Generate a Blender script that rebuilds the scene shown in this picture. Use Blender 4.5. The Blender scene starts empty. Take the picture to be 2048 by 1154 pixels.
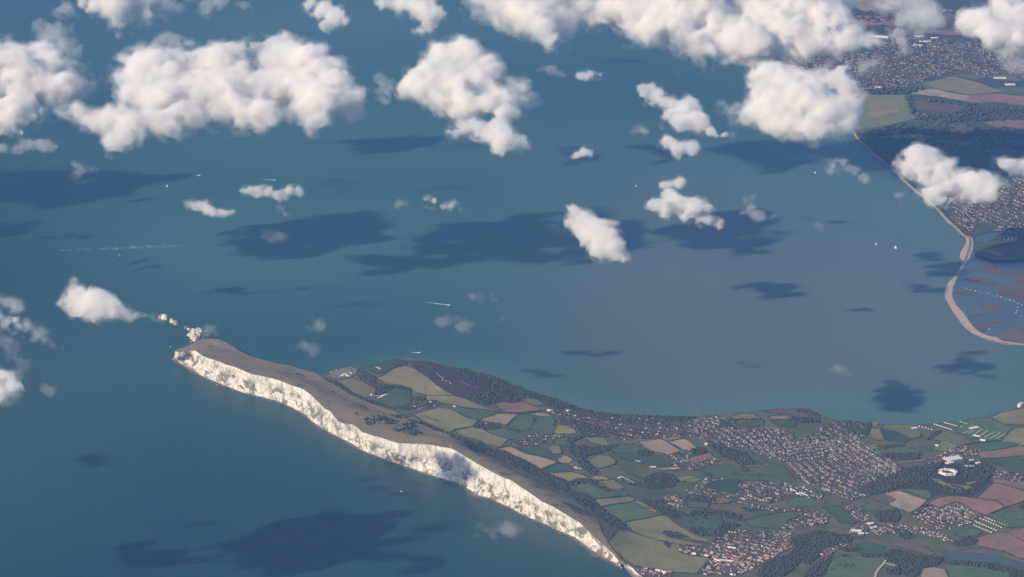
import bpy, bmesh, math, random
import numpy as np
from mathutils import Vector, Matrix
from mathutils.geometry import delaunay_2d_cdt

sc = bpy.context.scene
COL = sc.collection
R_ = math.radians

# ---------------------------------------------------------------- camera
CAM = np.array([16944.7, -8431.0, 6203.3])
YAW, PITCH, ROLL, FPX = R_(-62.534), R_(15.640), R_(1.592), 6556.3      # focal length in pixels of the 2048 px photograph
_f = np.array([math.sin(YAW)*math.cos(PITCH), math.cos(YAW)*math.cos(PITCH), -math.sin(PITCH)])
_r = np.array([math.cos(YAW), -math.sin(YAW), 0.0]); _u = np.cross(_r, _f)
CR = math.cos(ROLL)*_r + math.sin(ROLL)*_u
CU = -math.sin(ROLL)*_r + math.cos(ROLL)*_u
CF = _f
cd = bpy.data.cameras.new('camera'); co = bpy.data.objects.new('camera', cd); COL.objects.link(co)
cd.sensor_width = 36.0; cd.lens = 36.0*FPX/2048.0
cd.clip_start = 10.0; cd.clip_end = 400000.0
co.matrix_world = Matrix(((CR[0], CU[0], -CF[0], CAM[0]), (CR[1], CU[1], -CF[1], CAM[1]), (CR[2], CU[2], -CF[2], CAM[2]), (0, 0, 0, 1)))
sc.camera = co

# ---------------------------------------------------------------- light: sky, one sun, exposure
SUN_AZ, SUN_EL = R_(171.5), R_(29.5)                                     # compass bearing of the sun, its height
wd = bpy.data.worlds.new('World'); sc.world = wd; wd.use_nodes = True
wn = wd.node_tree; bg = wn.nodes['Background']
sky = wn.nodes.new('ShaderNodeTexSky'); sky.sky_type = 'NISHITA'; sky.sun_disc = False
sky.sun_elevation = SUN_EL; sky.sun_rotation = SUN_AZ
sky.altitude = 500; sky.air_density = 1.0; sky.dust_density = 1.0; sky.ozone_density = 1.5
wn.links.new(sky.outputs[0], bg.inputs[0]); bg.inputs[1].default_value = 0.085
sl = bpy.data.lights.new('sun', 'SUN'); sl.energy = 5.0; sl.angle = R_(0.53); sl.color = (1.0, 0.83, 0.61)
so = bpy.data.objects.new('sun', sl); COL.objects.link(so)
sd = Vector((math.sin(SUN_AZ)*math.cos(SUN_EL), math.cos(SUN_AZ)*math.cos(SUN_EL), math.sin(SUN_EL)))
so.rotation_euler = sd.to_track_quat('Z', 'Y').to_euler(); so.location = (0, -3000, 8000)
sc.view_settings.view_transform = 'Standard'; sc.view_settings.look = 'None'
HAZE_D, HAZE_C = 1.04e-5, (0.18, 0.42, 1.0)
sc.view_settings.exposure = 0.46; sc.view_settings.gamma = 1.0; sc.view_settings.use_curve_mapping = False
cy = sc.cycles
cy.max_bounces = 32; cy.diffuse_bounces = 2; cy.glossy_bounces = 2; cy.transmission_bounces = 4
cy.volume_bounces = 14; cy.transparent_max_bounces = 96
cy.use_adaptive_sampling = False; cy.use_denoising = True
try: cy.sample_clamp_indirect = 10.0
except Exception: pass

# ---------------------------------------------------------------- helpers
def ray(px, py):
    return CF + ((px-1024.0)*CR - (py-577.0)*CU)/FPX
def gnd(px, py, z=0.0):                       # the point at height z seen at a pixel of the 2048 px photograph
    d = ray(px, py); return CAM + d*((z-CAM[2])/d[2])
def project(P):
    d = np.asarray(P, float) - CAM; w = d@CF
    return np.stack([1024+FPX*(d@CR)/w, 577-FPX*(d@CU)/w], -1)
def pxm(p):                                   # photograph pixels per metre at a point
    return FPX/((np.asarray(p)-CAM)@CF)
def mat(name):
    m = bpy.data.materials.new(name); m.use_nodes = True
    nt = m.node_tree
    return m, nt, nt.nodes, nt.links
def mesh_obj(name, verts, faces, material=None, parent=None, smooth=False):
    me = bpy.data.meshes.new(name)
    verts = np.asarray(verts, dtype=np.float32)
    if isinstance(faces, np.ndarray):
        n, k = faces.shape
        me.vertices.add(len(verts)); me.vertices.foreach_set('co', verts.ravel())
        me.loops.add(n*k); me.loops.foreach_set('vertex_index', faces.astype(np.int32).ravel())
        me.polygons.add(n); me.polygons.foreach_set('loop_start', (np.arange(n)*k).astype(np.int32))
        me.polygons.foreach_set('loop_total', np.full(n, k, np.int32))
        me.update(calc_edges=True); me.validate()
    else:
        me.from_pydata([tuple(map(float, v)) for v in verts], [], [tuple(f) for f in faces]); me.update()
    if smooth: me.polygons.foreach_set('use_smooth', [True]*len(me.polygons))
    if material: 
        for m_ in (material if isinstance(material, (list, tuple)) else [material]): me.materials.append(m_)
    o = bpy.data.objects.new(name, me); COL.objects.link(o)
    if parent is not None: o.parent = parent
    return o
def tag(o, label=None, cat=None, group=None, kind=None):
    if label: o['label'] = label
    if cat: o['category'] = cat
    if group: o['group'] = group
    if kind: o['kind'] = kind
    return o

# lattice noise on an axis-aligned grid, interpolated with B-spline weights one axis at a time
def _wmat(xs, L, n0, n):
    t = xs/L - n0; i = np.floor(t).astype(int); f = t-i
    w = [(1-f)**3/6, (3*f**3-6*f**2+4)/6, (-3*f**3+3*f**2+3*f+1)/6, f**3/6]
    M = np.zeros((len(xs), n))
    for k in range(4): M[np.arange(len(xs)), np.clip(i+k-1, 0, n-1)] += w[k]
    return M
def gnoise(axes, L, seed):
    Ms = []; sh = []
    for xs in axes:
        n0 = int(math.floor(xs[0]/L))-1; n = int(math.floor(xs[-1]/L))+3-n0
        Ms.append(_wmat(xs, L, n0, n)); sh.append(n)
    A = np.random.default_rng(seed).uniform(-1, 1, sh)
    for k, M in enumerate(Ms):
        A = np.moveaxis(np.tensordot(M, A, (1, k)), 0, k)
    return A*2.2                                # roughly -1..1
def chaikin(P, n=2, closed=True):
    P = np.asarray(P, float)
    for _ in range(n):
        B = np.roll(P, -1, 0); Q = np.empty((2*len(P), P.shape[1])); Q[0::2] = 0.75*P+0.25*B; Q[1::2] = 0.25*P+0.75*B
        P = Q if closed else np.r_[P[:1], Q[1:-2], P[-1:]]
    return P
def surface_nets(F, org, h):                   # closed quad surface of F < 0
    s = F < 0
    sh = F.shape
    c = np.zeros((sh[0]-1, sh[1]-1, sh[2]-1), np.int8)
    for a in (0, 1):
        for b in (0, 1):
            for d in (0, 1): c += s[a:sh[0]-1+a, b:sh[1]-1+b, d:sh[2]-1+d]
    act = (c > 0) & (c < 8)
    idx = -np.ones(c.shape, np.int64); I = np.argwhere(act); idx[act] = np.arange(len(I))
    acc = np.zeros((len(I), 3)); cnt = np.zeros(len(I))
    corners = [(a, b, d) for a in (0, 1) for b in (0, 1) for d in (0, 1)]
    for ca in corners:
        for ax in range(3):
            if ca[ax]: continue
            cb = list(ca); cb[ax] = 1
            fa = F[I[:, 0]+ca[0], I[:, 1]+ca[1], I[:, 2]+ca[2]]; fb = F[I[:, 0]+cb[0], I[:, 1]+cb[1], I[:, 2]+cb[2]]
            m = (fa < 0) != (fb < 0)
            t = np.where(m, fa/np.where(m, fa-fb, 1), 0)
            p = np.array(ca, float)[None, :].repeat(len(I), 0); p[:, ax] += t
            acc[m] += p[m]; cnt[m] += 1
    V = np.array(org) + h*(I + acc/cnt[:, None])
    Q = []
    for ax in range(3):
        u, v = [(1, 2), (2, 0), (0, 1)][ax]
        lo = [slice(1, -1)]*3; lo[ax] = slice(0, -1); hi = [slice(1, -1)]*3; hi[ax] = slice(1, None)
        a = s[tuple(lo)]; b = s[tuple(hi)]
        for flip, mm in ((0, a & ~b), (1, ~a & b)):
            P = np.argwhere(mm) + 1; P[:, ax] -= 1
            if not len(P): continue
            def g(du, dv):
                q = P.copy(); q[:, u] -= du; q[:, v] -= dv; return idx[q[:, 0], q[:, 1], q[:, 2]]
            q = np.stack([g(1, 1), g(0, 1), g(0, 0), g(1, 0)], 1)
            Q.append(q[:, ::-1] if flip else q)
    return V, (np.concatenate(Q) if Q else np.zeros((0, 4), int))
# ---------------------------------------------------------------- materials
def princ(name, col, rough=0.9, var=0.0, scale=0.01, col2=None, spec=0.2, detail=4, rnd=0.0, stretch=None, bump=0.0, thr=None):
    """a Principled surface whose colour wanders between col and col2 with noise in world metres; rnd shifts it per object"""
    m, nt, N, L = mat(name); b = N['Principled BSDF']
    b.inputs['Roughness'].default_value = rough; b.inputs['Specular IOR Level'].default_value = spec
    b.inputs['Base Color'].default_value = (*col, 1)
    if col2 is None and not rnd and not var: return m
    geo = N.new('ShaderNodeNewGeometry'); src = geo.outputs['Position']
    mp = N.new('ShaderNodeMapping'); L.new(src, mp.inputs['Vector'])
    mp.inputs['Scale'].default_value = stretch or (1, 1, 1)
    no = N.new('ShaderNodeTexNoise'); no.inputs['Scale'].default_value = scale; no.inputs['Detail'].default_value = detail; no.inputs['Roughness'].default_value = 0.72
    L.new(mp.outputs[0], no.inputs['Vector'])
    r = N.new('ShaderNodeMapRange'); a, c = thr or (0.36, 0.64)
    r.inputs['From Min'].default_value = a; r.inputs['From Max'].default_value = c
    L.new(no.outputs['Fac'], r.inputs['Value'])
    mx = N.new('ShaderNodeMix'); mx.data_type = 'RGBA'
    c2 = col2 or tuple(v*(1-var) for v in col); c1 = col if col2 else tuple(v*(1+var) for v in col)
    mx.inputs[6].default_value = (*c1, 1); mx.inputs[7].default_value = (*c2, 1)
    L.new(r.outputs[0], mx.inputs[0]); out = mx.outputs[2]
    if rnd:
        oi = N.new('ShaderNodeObjectInfo'); h = N.new('ShaderNodeHueSaturation')
        q = N.new('ShaderNodeMapRange'); q.inputs['To Min'].default_value = 1-rnd; q.inputs['To Max'].default_value = 1+rnd
        L.new(oi.outputs['Random'], q.inputs['Value']); L.new(q.outputs[0], h.inputs['Value'])
        q2 = N.new('ShaderNodeMapRange'); q2.inputs['To Min'].default_value = 0.5-rnd*0.06; q2.inputs['To Max'].default_value = 0.5+rnd*0.06
        mu = N.new('ShaderNodeMath'); mu.operation = 'FRACT'; m3 = N.new('ShaderNodeMath'); m3.operation = 'MULTIPLY'; m3.inputs[1].default_value = 7.31
        L.new(oi.outputs['Random'], m3.inputs[0]); L.new(m3.outputs[0], mu.inputs[0]); L.new(mu.outputs[0], q2.inputs['Value']); L.new(q2.outputs[0], h.inputs['Hue'])
        L.new(out, h.inputs['Color']); out = h.outputs['Color']
    L.new(out, b.inputs['Base Color'])
    if bump:
        bp = N.new('ShaderNodeBump'); bp.inputs['Distance'].default_value = bump; L.new(no.outputs['Fac'], bp.inputs['Height']); L.new(bp.outputs[0], b.inputs['Normal'])
    return m
MT = {
 'G': princ('grass_green', (0.058, 0.098, 0.036), col2=(0.090, 0.118, 0.045), scale=0.008, rnd=0.22),
 'D': princ('grass_dark', (0.036, 0.064, 0.028), col2=(0.060, 0.080, 0.036), scale=0.008, rnd=0.2),
 'L': princ('grass_light', (0.165, 0.170, 0.058), col2=(0.120, 0.135, 0.050), scale=0.007, rnd=0.15),
 'O': princ('pasture_olive', (0.225, 0.190, 0.080), col2=(0.145, 0.142, 0.060), scale=0.006, rnd=0.15),
 'T': princ('stubble_tan', (0.34, 0.25, 0.155), col2=(0.26, 0.20, 0.12), scale=0.006, rnd=0.12),
 'P': princ('bare_pale_soil', (0.36, 0.29, 0.21), col2=(0.24, 0.18, 0.13), scale=0.006, rnd=0.08),
 'R': princ('ploughed_red_soil', (0.26, 0.150, 0.098), col2=(0.17, 0.105, 0.075), scale=0.006, rnd=0.1),
 'B': princ('rough_brown', (0.14, 0.10, 0.07), col2=(0.10, 0.08, 0.05), scale=0.01, rnd=0.1),
 'H': princ('heath', (0.070, 0.042, 0.036), col2=(0.040, 0.038, 0.024), scale=0.012, detail=8),
 'S': princ('shingle', (0.46, 0.36, 0.27), col2=(0.36, 0.27, 0.20), scale=0.02),
 'M': princ('mud_flat', (0.125, 0.085, 0.062), col2=(0.075, 0.068, 0.058), scale=0.006),
 'C': princ('garden_ground', (0.072, 0.060, 0.036), col2=(0.150, 0.105, 0.072), scale=0.03, detail=8),
 'K': princ('hard_standing', (0.22, 0.20, 0.18), col2=(0.15, 0.15, 0.14), scale=0.04),
 'W': princ('wood_floor', (0.030, 0.038, 0.020), col2=(0.045, 0.045, 0.028), scale=0.02),
}
M_DOWN = princ('downland', (0.245, 0.178, 0.095), col2=(0.150, 0.140, 0.066), scale=0.006, detail=8, thr=(0.40, 0.72))
M_LEAF = princ('leaf_dark', (0.032, 0.047, 0.016), col2=(0.078, 0.066, 0.026), scale=0.03, rough=0.8, detail=6)
M_LEAF2 = princ('leaf_brown', (0.060, 0.048, 0.028), col2=(0.036, 0.042, 0.020), scale=0.03, rough=0.8, detail=6)
M_TRUNK = princ('bark', (0.10, 0.08, 0.06))
M_WALLS = [princ('render_white', (0.66, 0.62, 0.56)), princ('render_cream', (0.50, 0.40, 0.31)), princ('brick', (0.26, 0.14, 0.10))]
M_ROOFS = [princ('tile_red', (0.20, 0.105, 0.08)), princ('tile_brown', (0.16, 0.11, 0.09)), princ('slate_grey', (0.17, 0.17, 0.18)), princ('roof_pale', (0.42, 0.38, 0.35)), princ('tile_orange', (0.29, 0.165, 0.115))]
M_WHITE = princ('white_paint', (0.80, 0.80, 0.78), rough=0.5)
M_PALEROOF = princ('metal_roof', (0.62, 0.61, 0.58), rough=0.5, var=0.06, scale=0.05)
M_ROAD = princ('asphalt', (0.10, 0.095, 0.09), var=0.15, scale=0.05)
M_TRACK = princ('chalk_track', (0.40, 0.34, 0.27), var=0.1, scale=0.05)
M_FOAM = princ('foam', (0.62, 0.64, 0.62), rough=0.7)
M_RED = princ('red_paint', (0.35, 0.04, 0.03), rough=0.5)

def water_mat(name, deep, shallow):
    m, nt, N, L = mat(name); b = N['Principled BSDF']
    at = N.new('ShaderNodeAttribute'); at.attribute_name = 'shallow'
    a2 = N.new('ShaderNodeAttribute'); a2.attribute_name = 'glint_murk'
    geo = N.new('ShaderNodeNewGeometry')
    mp = N.new('ShaderNodeMapping'); mp.inputs['Scale'].default_value = (0.00012, 0.00030, 1); mp.inputs['Rotation'].default_value = (0, 0, R_(-27)); L.new(geo.outputs['Position'], mp.inputs['Vector'])
    no = N.new('ShaderNodeTexNoise'); no.inputs['Scale'].default_value = 1.6; no.inputs['Detail'].default_value = 5; L.new(mp.outputs[0], no.inputs['Vector'])
    r = N.new('ShaderNodeMapRange'); r.inputs['From Min'].default_value = 0.35; r.inputs['From Max'].default_value = 0.65; L.new(no.outputs['Fac'], r.inputs['Value'])
    m1 = N.new('ShaderNodeMix'); m1.data_type = 'RGBA'; m1.inputs[6].default_value = (*deep, 1); m1.inputs[7].default_value = (deep[0]*1.9, deep[1]*1.22, deep[2]*1.0, 1)
    L.new(r.outputs[0], m1.inputs[0])
    mq = N.new('ShaderNodeMapping'); mq.inputs['Scale'].default_value = (0.0016, 0.0075, 1); mq.inputs['Rotation'].default_value = (0, 0, R_(-35)); L.new(geo.outputs['Position'], mq.inputs['Vector'])
    nq = N.new('ShaderNodeTexNoise'); nq.inputs['Scale'].default_value = 1.0; nq.inputs['Detail'].default_value = 8; nq.inputs['Roughness'].default_value = 0.75; L.new(mq.outputs[0], nq.inputs['Vector'])
    rq = N.new('ShaderNodeMapRange'); rq.inputs['To Min'].default_value = 0.86; rq.inputs['To Max'].default_value = 1.14; rq.inputs['From Min'].default_value = 0.3; rq.inputs['From Max'].default_value = 0.7; L.new(nq.outputs['Fac'], rq.inputs['Value'])
    hq = N.new('ShaderNodeHueSaturation'); L.new(m1.outputs[2], hq.inputs['Color']); L.new(rq.outputs[0], hq.inputs['Value'])
    m2 = N.new('ShaderNodeMix'); m2.data_type = 'RGBA'; m2.inputs[7].default_value = (*shallow, 1); L.new(hq.outputs['Color'], m2.inputs[6]); L.new(at.outputs['Fac'], m2.inputs[0])
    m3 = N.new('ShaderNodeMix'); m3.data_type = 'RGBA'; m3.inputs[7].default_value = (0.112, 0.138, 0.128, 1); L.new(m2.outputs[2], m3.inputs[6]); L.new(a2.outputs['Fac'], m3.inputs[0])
    L.new(m3.outputs[2], b.inputs['Base Color'])
    b.inputs['Roughness'].default_value = 0.35; b.inputs['IOR'].default_value = 1.33; b.inputs['Specular IOR Level'].default_value = 0.11
    n2 = N.new('ShaderNodeTexNoise'); n2.inputs['Scale'].default_value = 0.02; n2.inputs['Detail'].default_value = 4; L.new(geo.outputs['Position'], n2.inputs['Vector'])
    bp = N.new('ShaderNodeBump'); bp.inputs['Strength'].default_value = 0.5; bp.inputs['Distance'].default_value = 3.0; L.new(n2.outputs['Fac'], bp.inputs['Height']); L.new(bp.outputs[0], b.inputs['Normal'])
    return m
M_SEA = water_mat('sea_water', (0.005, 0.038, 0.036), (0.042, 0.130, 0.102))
M_LAGOON = princ('lagoon_water', (0.034, 0.056, 0.062), col2=(0.055, 0.070, 0.068), scale=0.003, rough=0.3, spec=0.4)

# chalk: white with grey-green weathered patches, streaked down the face
def chalk_mat():
    m, nt, N, L = mat('chalk'); b = N['Principled BSDF']; b.inputs['Roughness'].default_value = 0.95; b.inputs['Specular IOR Level'].default_value = 0.1
    geo = N.new('ShaderNodeNewGeometry')
    def noise(sc_, det, rot=0):
        mp = N.new('ShaderNodeMapping'); mp.inputs['Scale'].default_value = sc_; L.new(geo.outputs['Position'], mp.inputs['Vector'])
        n = N.new('ShaderNodeTexNoise'); n.inputs['Scale'].default_value = 1; n.inputs['Detail'].default_value = det; n.inputs['Roughness'].default_value = 0.68; n.inputs['Distortion'].default_value = 0.8
        L.new(mp.outputs[0], n.inputs['Vector']); return n.outputs['Fac']
    def ramp(v, a, c):
        r = N.new('ShaderNodeMapRange'); r.inputs['From Min'].default_value = a; r.inputs['From Max'].default_value = c; L.new(v, r.inputs['Value']); return r.outputs[0]
    def mul(a, c):
        k = N.new('ShaderNodeMath'); k.operation = 'MULTIPLY'; L.new(a, k.inputs[0]); L.new(c, k.inputs[1]); return k.outputs[0]
    sx = N.new('ShaderNodeSeparateXYZ'); L.new(geo.outputs['Position'], sx.inputs[0])
    hz = N.new('ShaderNodeFloatCurve') if False else None
    lowmid = ramp(sx.outputs[2], 118, 70)                 # weathered patches keep off the fresh top of the face
    p = mul(ramp(noise((0.012, 0.018, 0.017), 9), 0.47, 0.56), lowmid)
    q = ramp(noise((0.05, 0.06, 0.02), 7), 0.45, 0.62)
    m1 = N.new('ShaderNodeMix'); m1.data_type = 'RGBA'; m1.inputs[6].default_value = (0.66, 0.63, 0.565, 1); m1.inputs[7].default_value = (0.36, 0.34, 0.30, 1)
    L.new(q, m1.inputs[0])
    m2 = N.new('ShaderNodeMix'); m2.data_type = 'RGBA'; m2.inputs[7].default_value = (0.16, 0.155, 0.12, 1); L.new(m1.outputs[2], m2.inputs[6]); L.new(p, m2.inputs[0])
    m3 = N.new('ShaderNodeMix'); m3.data_type = 'RGBA'; m3.inputs[7].default_value = (0.20, 0.16, 0.11, 1); L.new(m2.outputs[2], m3.inputs[6]); L.new(ramp(sx.outputs[2], 6, 1.5), m3.inputs[0])
    L.new(m3.outputs[2], b.inputs['Base Color'])
    bp = N.new('ShaderNodeBump'); bp.inputs['Distance'].default_value = 9; bp.inputs['Strength'].default_value = 0.9; L.new(noise((0.04, 0.05, 0.03), 6), bp.inputs['Height']); L.new(bp.outputs[0], b.inputs['Normal'])
    return m
M_CHALK = chalk_mat()

# ---------------------------------------------------------------- island relief
TOPE = [(350,703),(358,704.5),(368,703.5),(378,701),(387,700),(394.5,704),(403.5,710.8),(417,716.7),(436.7,722.5),(452,729.4),(468,733.3),(485.5,741),(501,748),(520.7,751.8),(540,755.7),(559.8,761.6),(575.4,767.5),(583,771),(597,775),(608.6,780),(622,790),(636,803.6),(649.6,817.3),(661,823),(668,833),(678,844),(688,847),(703.5,848.4),(713,853.8),(725,864.6),(736.7,868.5),(756,873.4),(775.8,880),(795,886),(824.6,887.4),(857.8,889),(883,893.9),(900.8,896.8),(911.7,901.5),(929,912),(950.8,925),(978,940.5),(1001.6,953),(1025,962),(1040.6,973.8),(1062,987.4),(1083.6,1003),(1109,1014.8),(1130.5,1028.4),(1159.8,1046),(1177,1061.6),(1193,1077),(1208.6,1091),(1222,1103.6),(1229,1110.6),(1236.7,1122),(1241,1130)]
FOOT = [(343.4,717.7),(354.7,724.5),(370,733),(382,741),(397.7,750),(413,757.7),(432.8,765.5),(448.4,771.4),(462,777),(485.5,786),(511,792),(534.4,797.7),(557.8,803.6),(577,812.4),(602.7,825.5),(611.7,831),(623.4,843),(643,856.8),(664.5,868.5),(682,877),(701.6,888),(723,901),(748.4,910.4),(766,917),(787.5,924),(811,932.8),(830.5,939.6),(854,949.4),(877,955.3),(904.7,964),(930,975),(952.7,992.3),(978,997),(997.7,1006),(1025,1018.7),(1052,1033.3),(1075.8,1043),(1101,1054),(1125.4,1066.7),(1146.9,1075.5),(1162.5,1088),(1182,1101),(1201.6,1114.5),(1221,1124.3),(1240,1134)]
TOP2 = [(1245,1126),(1256,1130),(1266,1137),(1272,1144),(1285.5,1153.6),(1320,1180)]
FOOT2 = [(1246,1131),(1251,1139),(1256,1146),(1262,1152.6),(1275,1165),(1300,1190)]
NORTH = [(409,677),(422,677.5),(436.7,678.6),(448,683.5),(466,693),(483.6,704),(501,712.8),(520.7,718.6),(550,726.4),(577,731),(604.7,739),(632,747),(645.7,752.8),(651.6,750),(660,744),(668,740),(678,736.6),(693.8,735.7),(709,732.7),(721,734.7),(727,736.6),(736.7,730.8),(756,726),(770,721),(783.6,717),(805,714),(824.6,716),(854,720),(873.4,727),(902.7,731.8),(932,737.6),(961,744.5),(980,749),(1001.6,755.7),(1025,762.5),(1040.6,774),(1056,781),(1075.8,786),(1095,791.8),(1115,797.7),(1130.5,804.5),(1144,811),(1163.7,816),(1183,821),(1204.7,825),(1232,828),(1261,830),(1298,832),(1340,832.5),(1375.8,833),(1395,832),(1415,830),(1434,827),(1473,824),(1493.8,824),(1527,820),(1556,817),(1595,816),(1615,818),(1634,826),(1654,834),(1673,839.5),(1702.7,842),(1732,844),(1765,846.6),(1804,848.6),(1843,848.6),(1882.4,844.7),(1921.4,841),(1960.5,837),(1972,832),(1991.8,827),(2019,820),(2034.7,815.4),(2046,811),(2060,808)]
k_ = 1.12
CTRL = [(352,701,34),(360,704,52),(368,703,70),(378,701,88),(387,699,104),(417,717,118),(468,733,120),(520,752,118),(575,767,122),(622,790,118),(661,823,108),(679,844,98),(703,848,95),(725,865,100),(775,880,122),(824,887,142),(883,894,155),(929,912,155),(978,940,148),(1025,962,138),(1062,987,125),(1109,1015,110),(1160,1046,85),(1193,1077,62),(1222,1104,38),(1240,1130,12),(1250,1128,10),(1272,1144,8),
 (386,687,70),(405,680,72),(436,679,62),(483,704,55),(520,719,52),(577,731,52),(632,747,45),(650,755,32),(450,710,95),(520,735,92),
 (700,790,50),(783,820,45),(893,868,48),(1000,920,42),(1080,955,38),(1140,985,34),(1200,1030,28),(1256,1065,20),(1300,1100,15),(1340,1130,8),
 (809,732,90),(860,750,96),(900,765,80),(780,740,78),(820,716,66),(900,733,64),(980,750,46),(1040,776,28),(1100,795,24),(840,790,42),(690,748,40),(725,738,28),
 (1163,816,18),(1232,828,20),(1317,832,22),(1395,832,10),(1473,824,18),(1560,817,26),(1615,818,22),(1671,840,8),(1761,846,10),(1850,848,12),(1940,839,10),(2034,815,16),
 (1100,860,34),(1200,880,30),(1300,880,34),(1400,900,25),(1500,880,32),(1560,840,32),(1600,900,28),(1700,920,20),(1700,1000,12),(1600,1000,18),(1500,1000,20),(1400,960,25),(1300,1000,25),(1350,1060,15),(1450,1090,8),(1550,1080,10),(1650,1130,12),(1760,1060,5),(1890,945,50),(1850,960,38),(1850,900,25),(2000,900,25),(2000,990,25),(1950,1050,12),(1950,1112,2),(2060,1132,2),(1890,1116,2),(2100,1000,20),(1800,1150,10),(1400,1200,10),(1900,1200,12),(2300,1100,20),(2300,900,20)]
_cp = np.array([gnd(a, b_, c) for a, b_, c in CTRL]); _cz = np.array([c for *_, c in CTRL], float)*np.where(np.arange(len(CTRL)) < 28, k_, 1.0)
def H(x, y):
    x = np.asarray(x, float); y = np.asarray(y, float)
    d2 = (x[..., None]-_cp[:, 0])**2 + (y[..., None]-_cp[:, 1])**2
    w = 1.0/(d2 + 100.0**2)**1.7
    return (w*_cz).sum(-1)/w.sum(-1)
def on(pts, h=H, it=14):                       # pixels of the photograph -> points on the ground surface
    pts = np.asarray(pts, float); z = np.full(len(pts), 30.0)
    for _ in range(it):
        P = np.array([gnd(a, b_, c) for (a, b_), c in zip(pts, z)])
        z = 0.5*z + 0.5*h(P[:, 0], P[:, 1])
    P = np.array([gnd(a, b_, c) for (a, b_), c in zip(pts, z)]); P[:, 2] = h(P[:, 0], P[:, 1]); return P
FLAT = lambda z: (lambda x, y: np.full(np.shape(x), float(z)))
H_MAIN = FLAT(14.0); H_SPIT = FLAT(3.0); H_LOW = FLAT(1.2)
def inpoly(P, poly):
    x, y = P[:, 0], P[:, 1]; r = np.zeros(len(P), bool); n = len(poly)
    for i in range(n):
        x1, y1 = poly[i][:2]; x2, y2 = poly[i-1][:2]
        if y1 == y2: continue
        c = ((y1 > y) != (y2 > y)) & (x < (x2-x1)*(y-y1)/(y2-y1)+x1); r ^= c
    return r
def subdiv(P, step):
    out = []
    for i in range(len(P)):
        a, b_ = P[i], P[(i+1) % len(P)]; n = max(1, int(np.linalg.norm((b_-a)[:2])//step))
        for k in range(n): out.append(a+(b_-a)*k/n)
    return np.array(out)
def sheet(name, poly, h, dz, grid, material, seed=0, step=None, kind='structure', wob=0.0):
    """a piece of ground over a polygon of world points, following the relief"""
    B = subdiv(np.asarray(poly, float), step or grid)
    if wob:
        rg = np.random.default_rng(seed+5); B = B + np.c_[rg.normal(0, wob, (len(B), 2)), np.zeros(len(B))]
    lo, hi = B.min(0), B.max(0)
    rg = np.random.default_rng(seed)
    gx, gy = np.meshgrid(np.arange(lo[0], hi[0], grid), np.arange(lo[1], hi[1], grid))
    I = np.c_[gx.ravel(), gy.ravel()] + rg.uniform(-.2, .2, (gx.size, 2))*grid
    I = I[inpoly(I, B)] if len(I) else I
    if len(I) > 3:                              # keep interior points off the outline
        d = np.min(np.hypot(I[:, None, 0]-B[None, :, 0], I[:, None, 1]-B[None, :, 1]), 1) if len(I)*len(B) < 3e7 else np.full(len(I), 1e9)
        I = I[d > grid*0.35]
    c = B[:, :2].mean(0)
    V2 = [Vector(p) for p in (np.r_[B[:, :2], I]-c)]
    n = len(B)
    ov, oe, of, *_ = delaunay_2d_cdt(V2, [], [list(range(n))], 1, 1e-3)
    V = np.array([[p[0], p[1]] for p in ov])+c; z = h(V[:, 0], V[:, 1])+dz
    F = [f for f in of]
    o = mesh_obj(name, np.c_[V, z]-[c[0], c[1], 0], F, material, smooth=True); o.location = (c[0], c[1], 0)
    me = o.data
    if sum(p.normal.z for p in me.polygons) < 0: me.flip_normals()
    if kind: o['kind'] = kind
    return o
def area(name, px, key, dz=2.0, h=H, grid=60, **kw):
    return sheet(name, on(px, h), h, dz, grid, MT[key] if isinstance(key, str) else key, **kw)
def resample(P, n):
    P = np.asarray(P, float); s = np.r_[0, np.cumsum(np.linalg.norm(np.diff(P, axis=0), axis=1))]
    t = np.linspace(0, s[-1], n); return np.stack([np.interp(t, s, P[:, k]) for k in range(P.shape[1])], 1)
def ribbon(name, px, width, key, h=H, dz=3.0, kind='structure'):
    P = on(px, h); P = resample(P, max(2, int(np.linalg.norm(np.diff(P, axis=0), axis=1).sum()/25)))
    T = np.gradient(P[:, :2], axis=0); T /= np.linalg.norm(T, axis=1)[:, None]+1e-9; Nn = np.c_[-T[:, 1], T[:, 0]]*width/2
    A = P.copy(); A[:, :2] += Nn; B = P.copy(); B[:, :2] -= Nn
    for Q in (A, B): Q[:, 2] = h(Q[:, 0], Q[:, 1])+dz
    V = np.r_[A, B]; n = len(P); F = np.array([(i+n, i+n+1, i+1, i) for i in range(n-1)])
    c = P.mean(0); c[2] = 0
    o = mesh_obj(name, V-c, F, MT[key] if isinstance(key, str) else key); o.location = c
    if kind: o['kind'] = kind
    return o

# island ground
pT = on(TOPE); pN = on(NORTH); pT2 = on(TOP2)
pW = on([(352,700),(358,697.5),(364.5,696),(378,692),(386,686.4),(389,683),(399,680)])
pE = np.array([gnd(a, b_, 15) for a, b_ in [(2500,800),(2700,1000),(2600,1400),(1700,1350),(1420,1250)]])
pC = on([(1243,1128.5)])
nT = len(pT)
T_fine = resample(pT, 1300)
coast = np.r_[T_fine[::6], pC, pT2, pE[::-1], pN[::-1], pW[::-1]]
ISL = coast
island = sheet('island_ground', coast, H, 0.0, 75, MT['D'], step=75)
island.data.materials.clear(); island.data.materials.append(princ('island_grass', (0.062, 0.076, 0.032), col2=(0.135, 0.118, 0.056), scale=0.006, detail=8))
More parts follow.
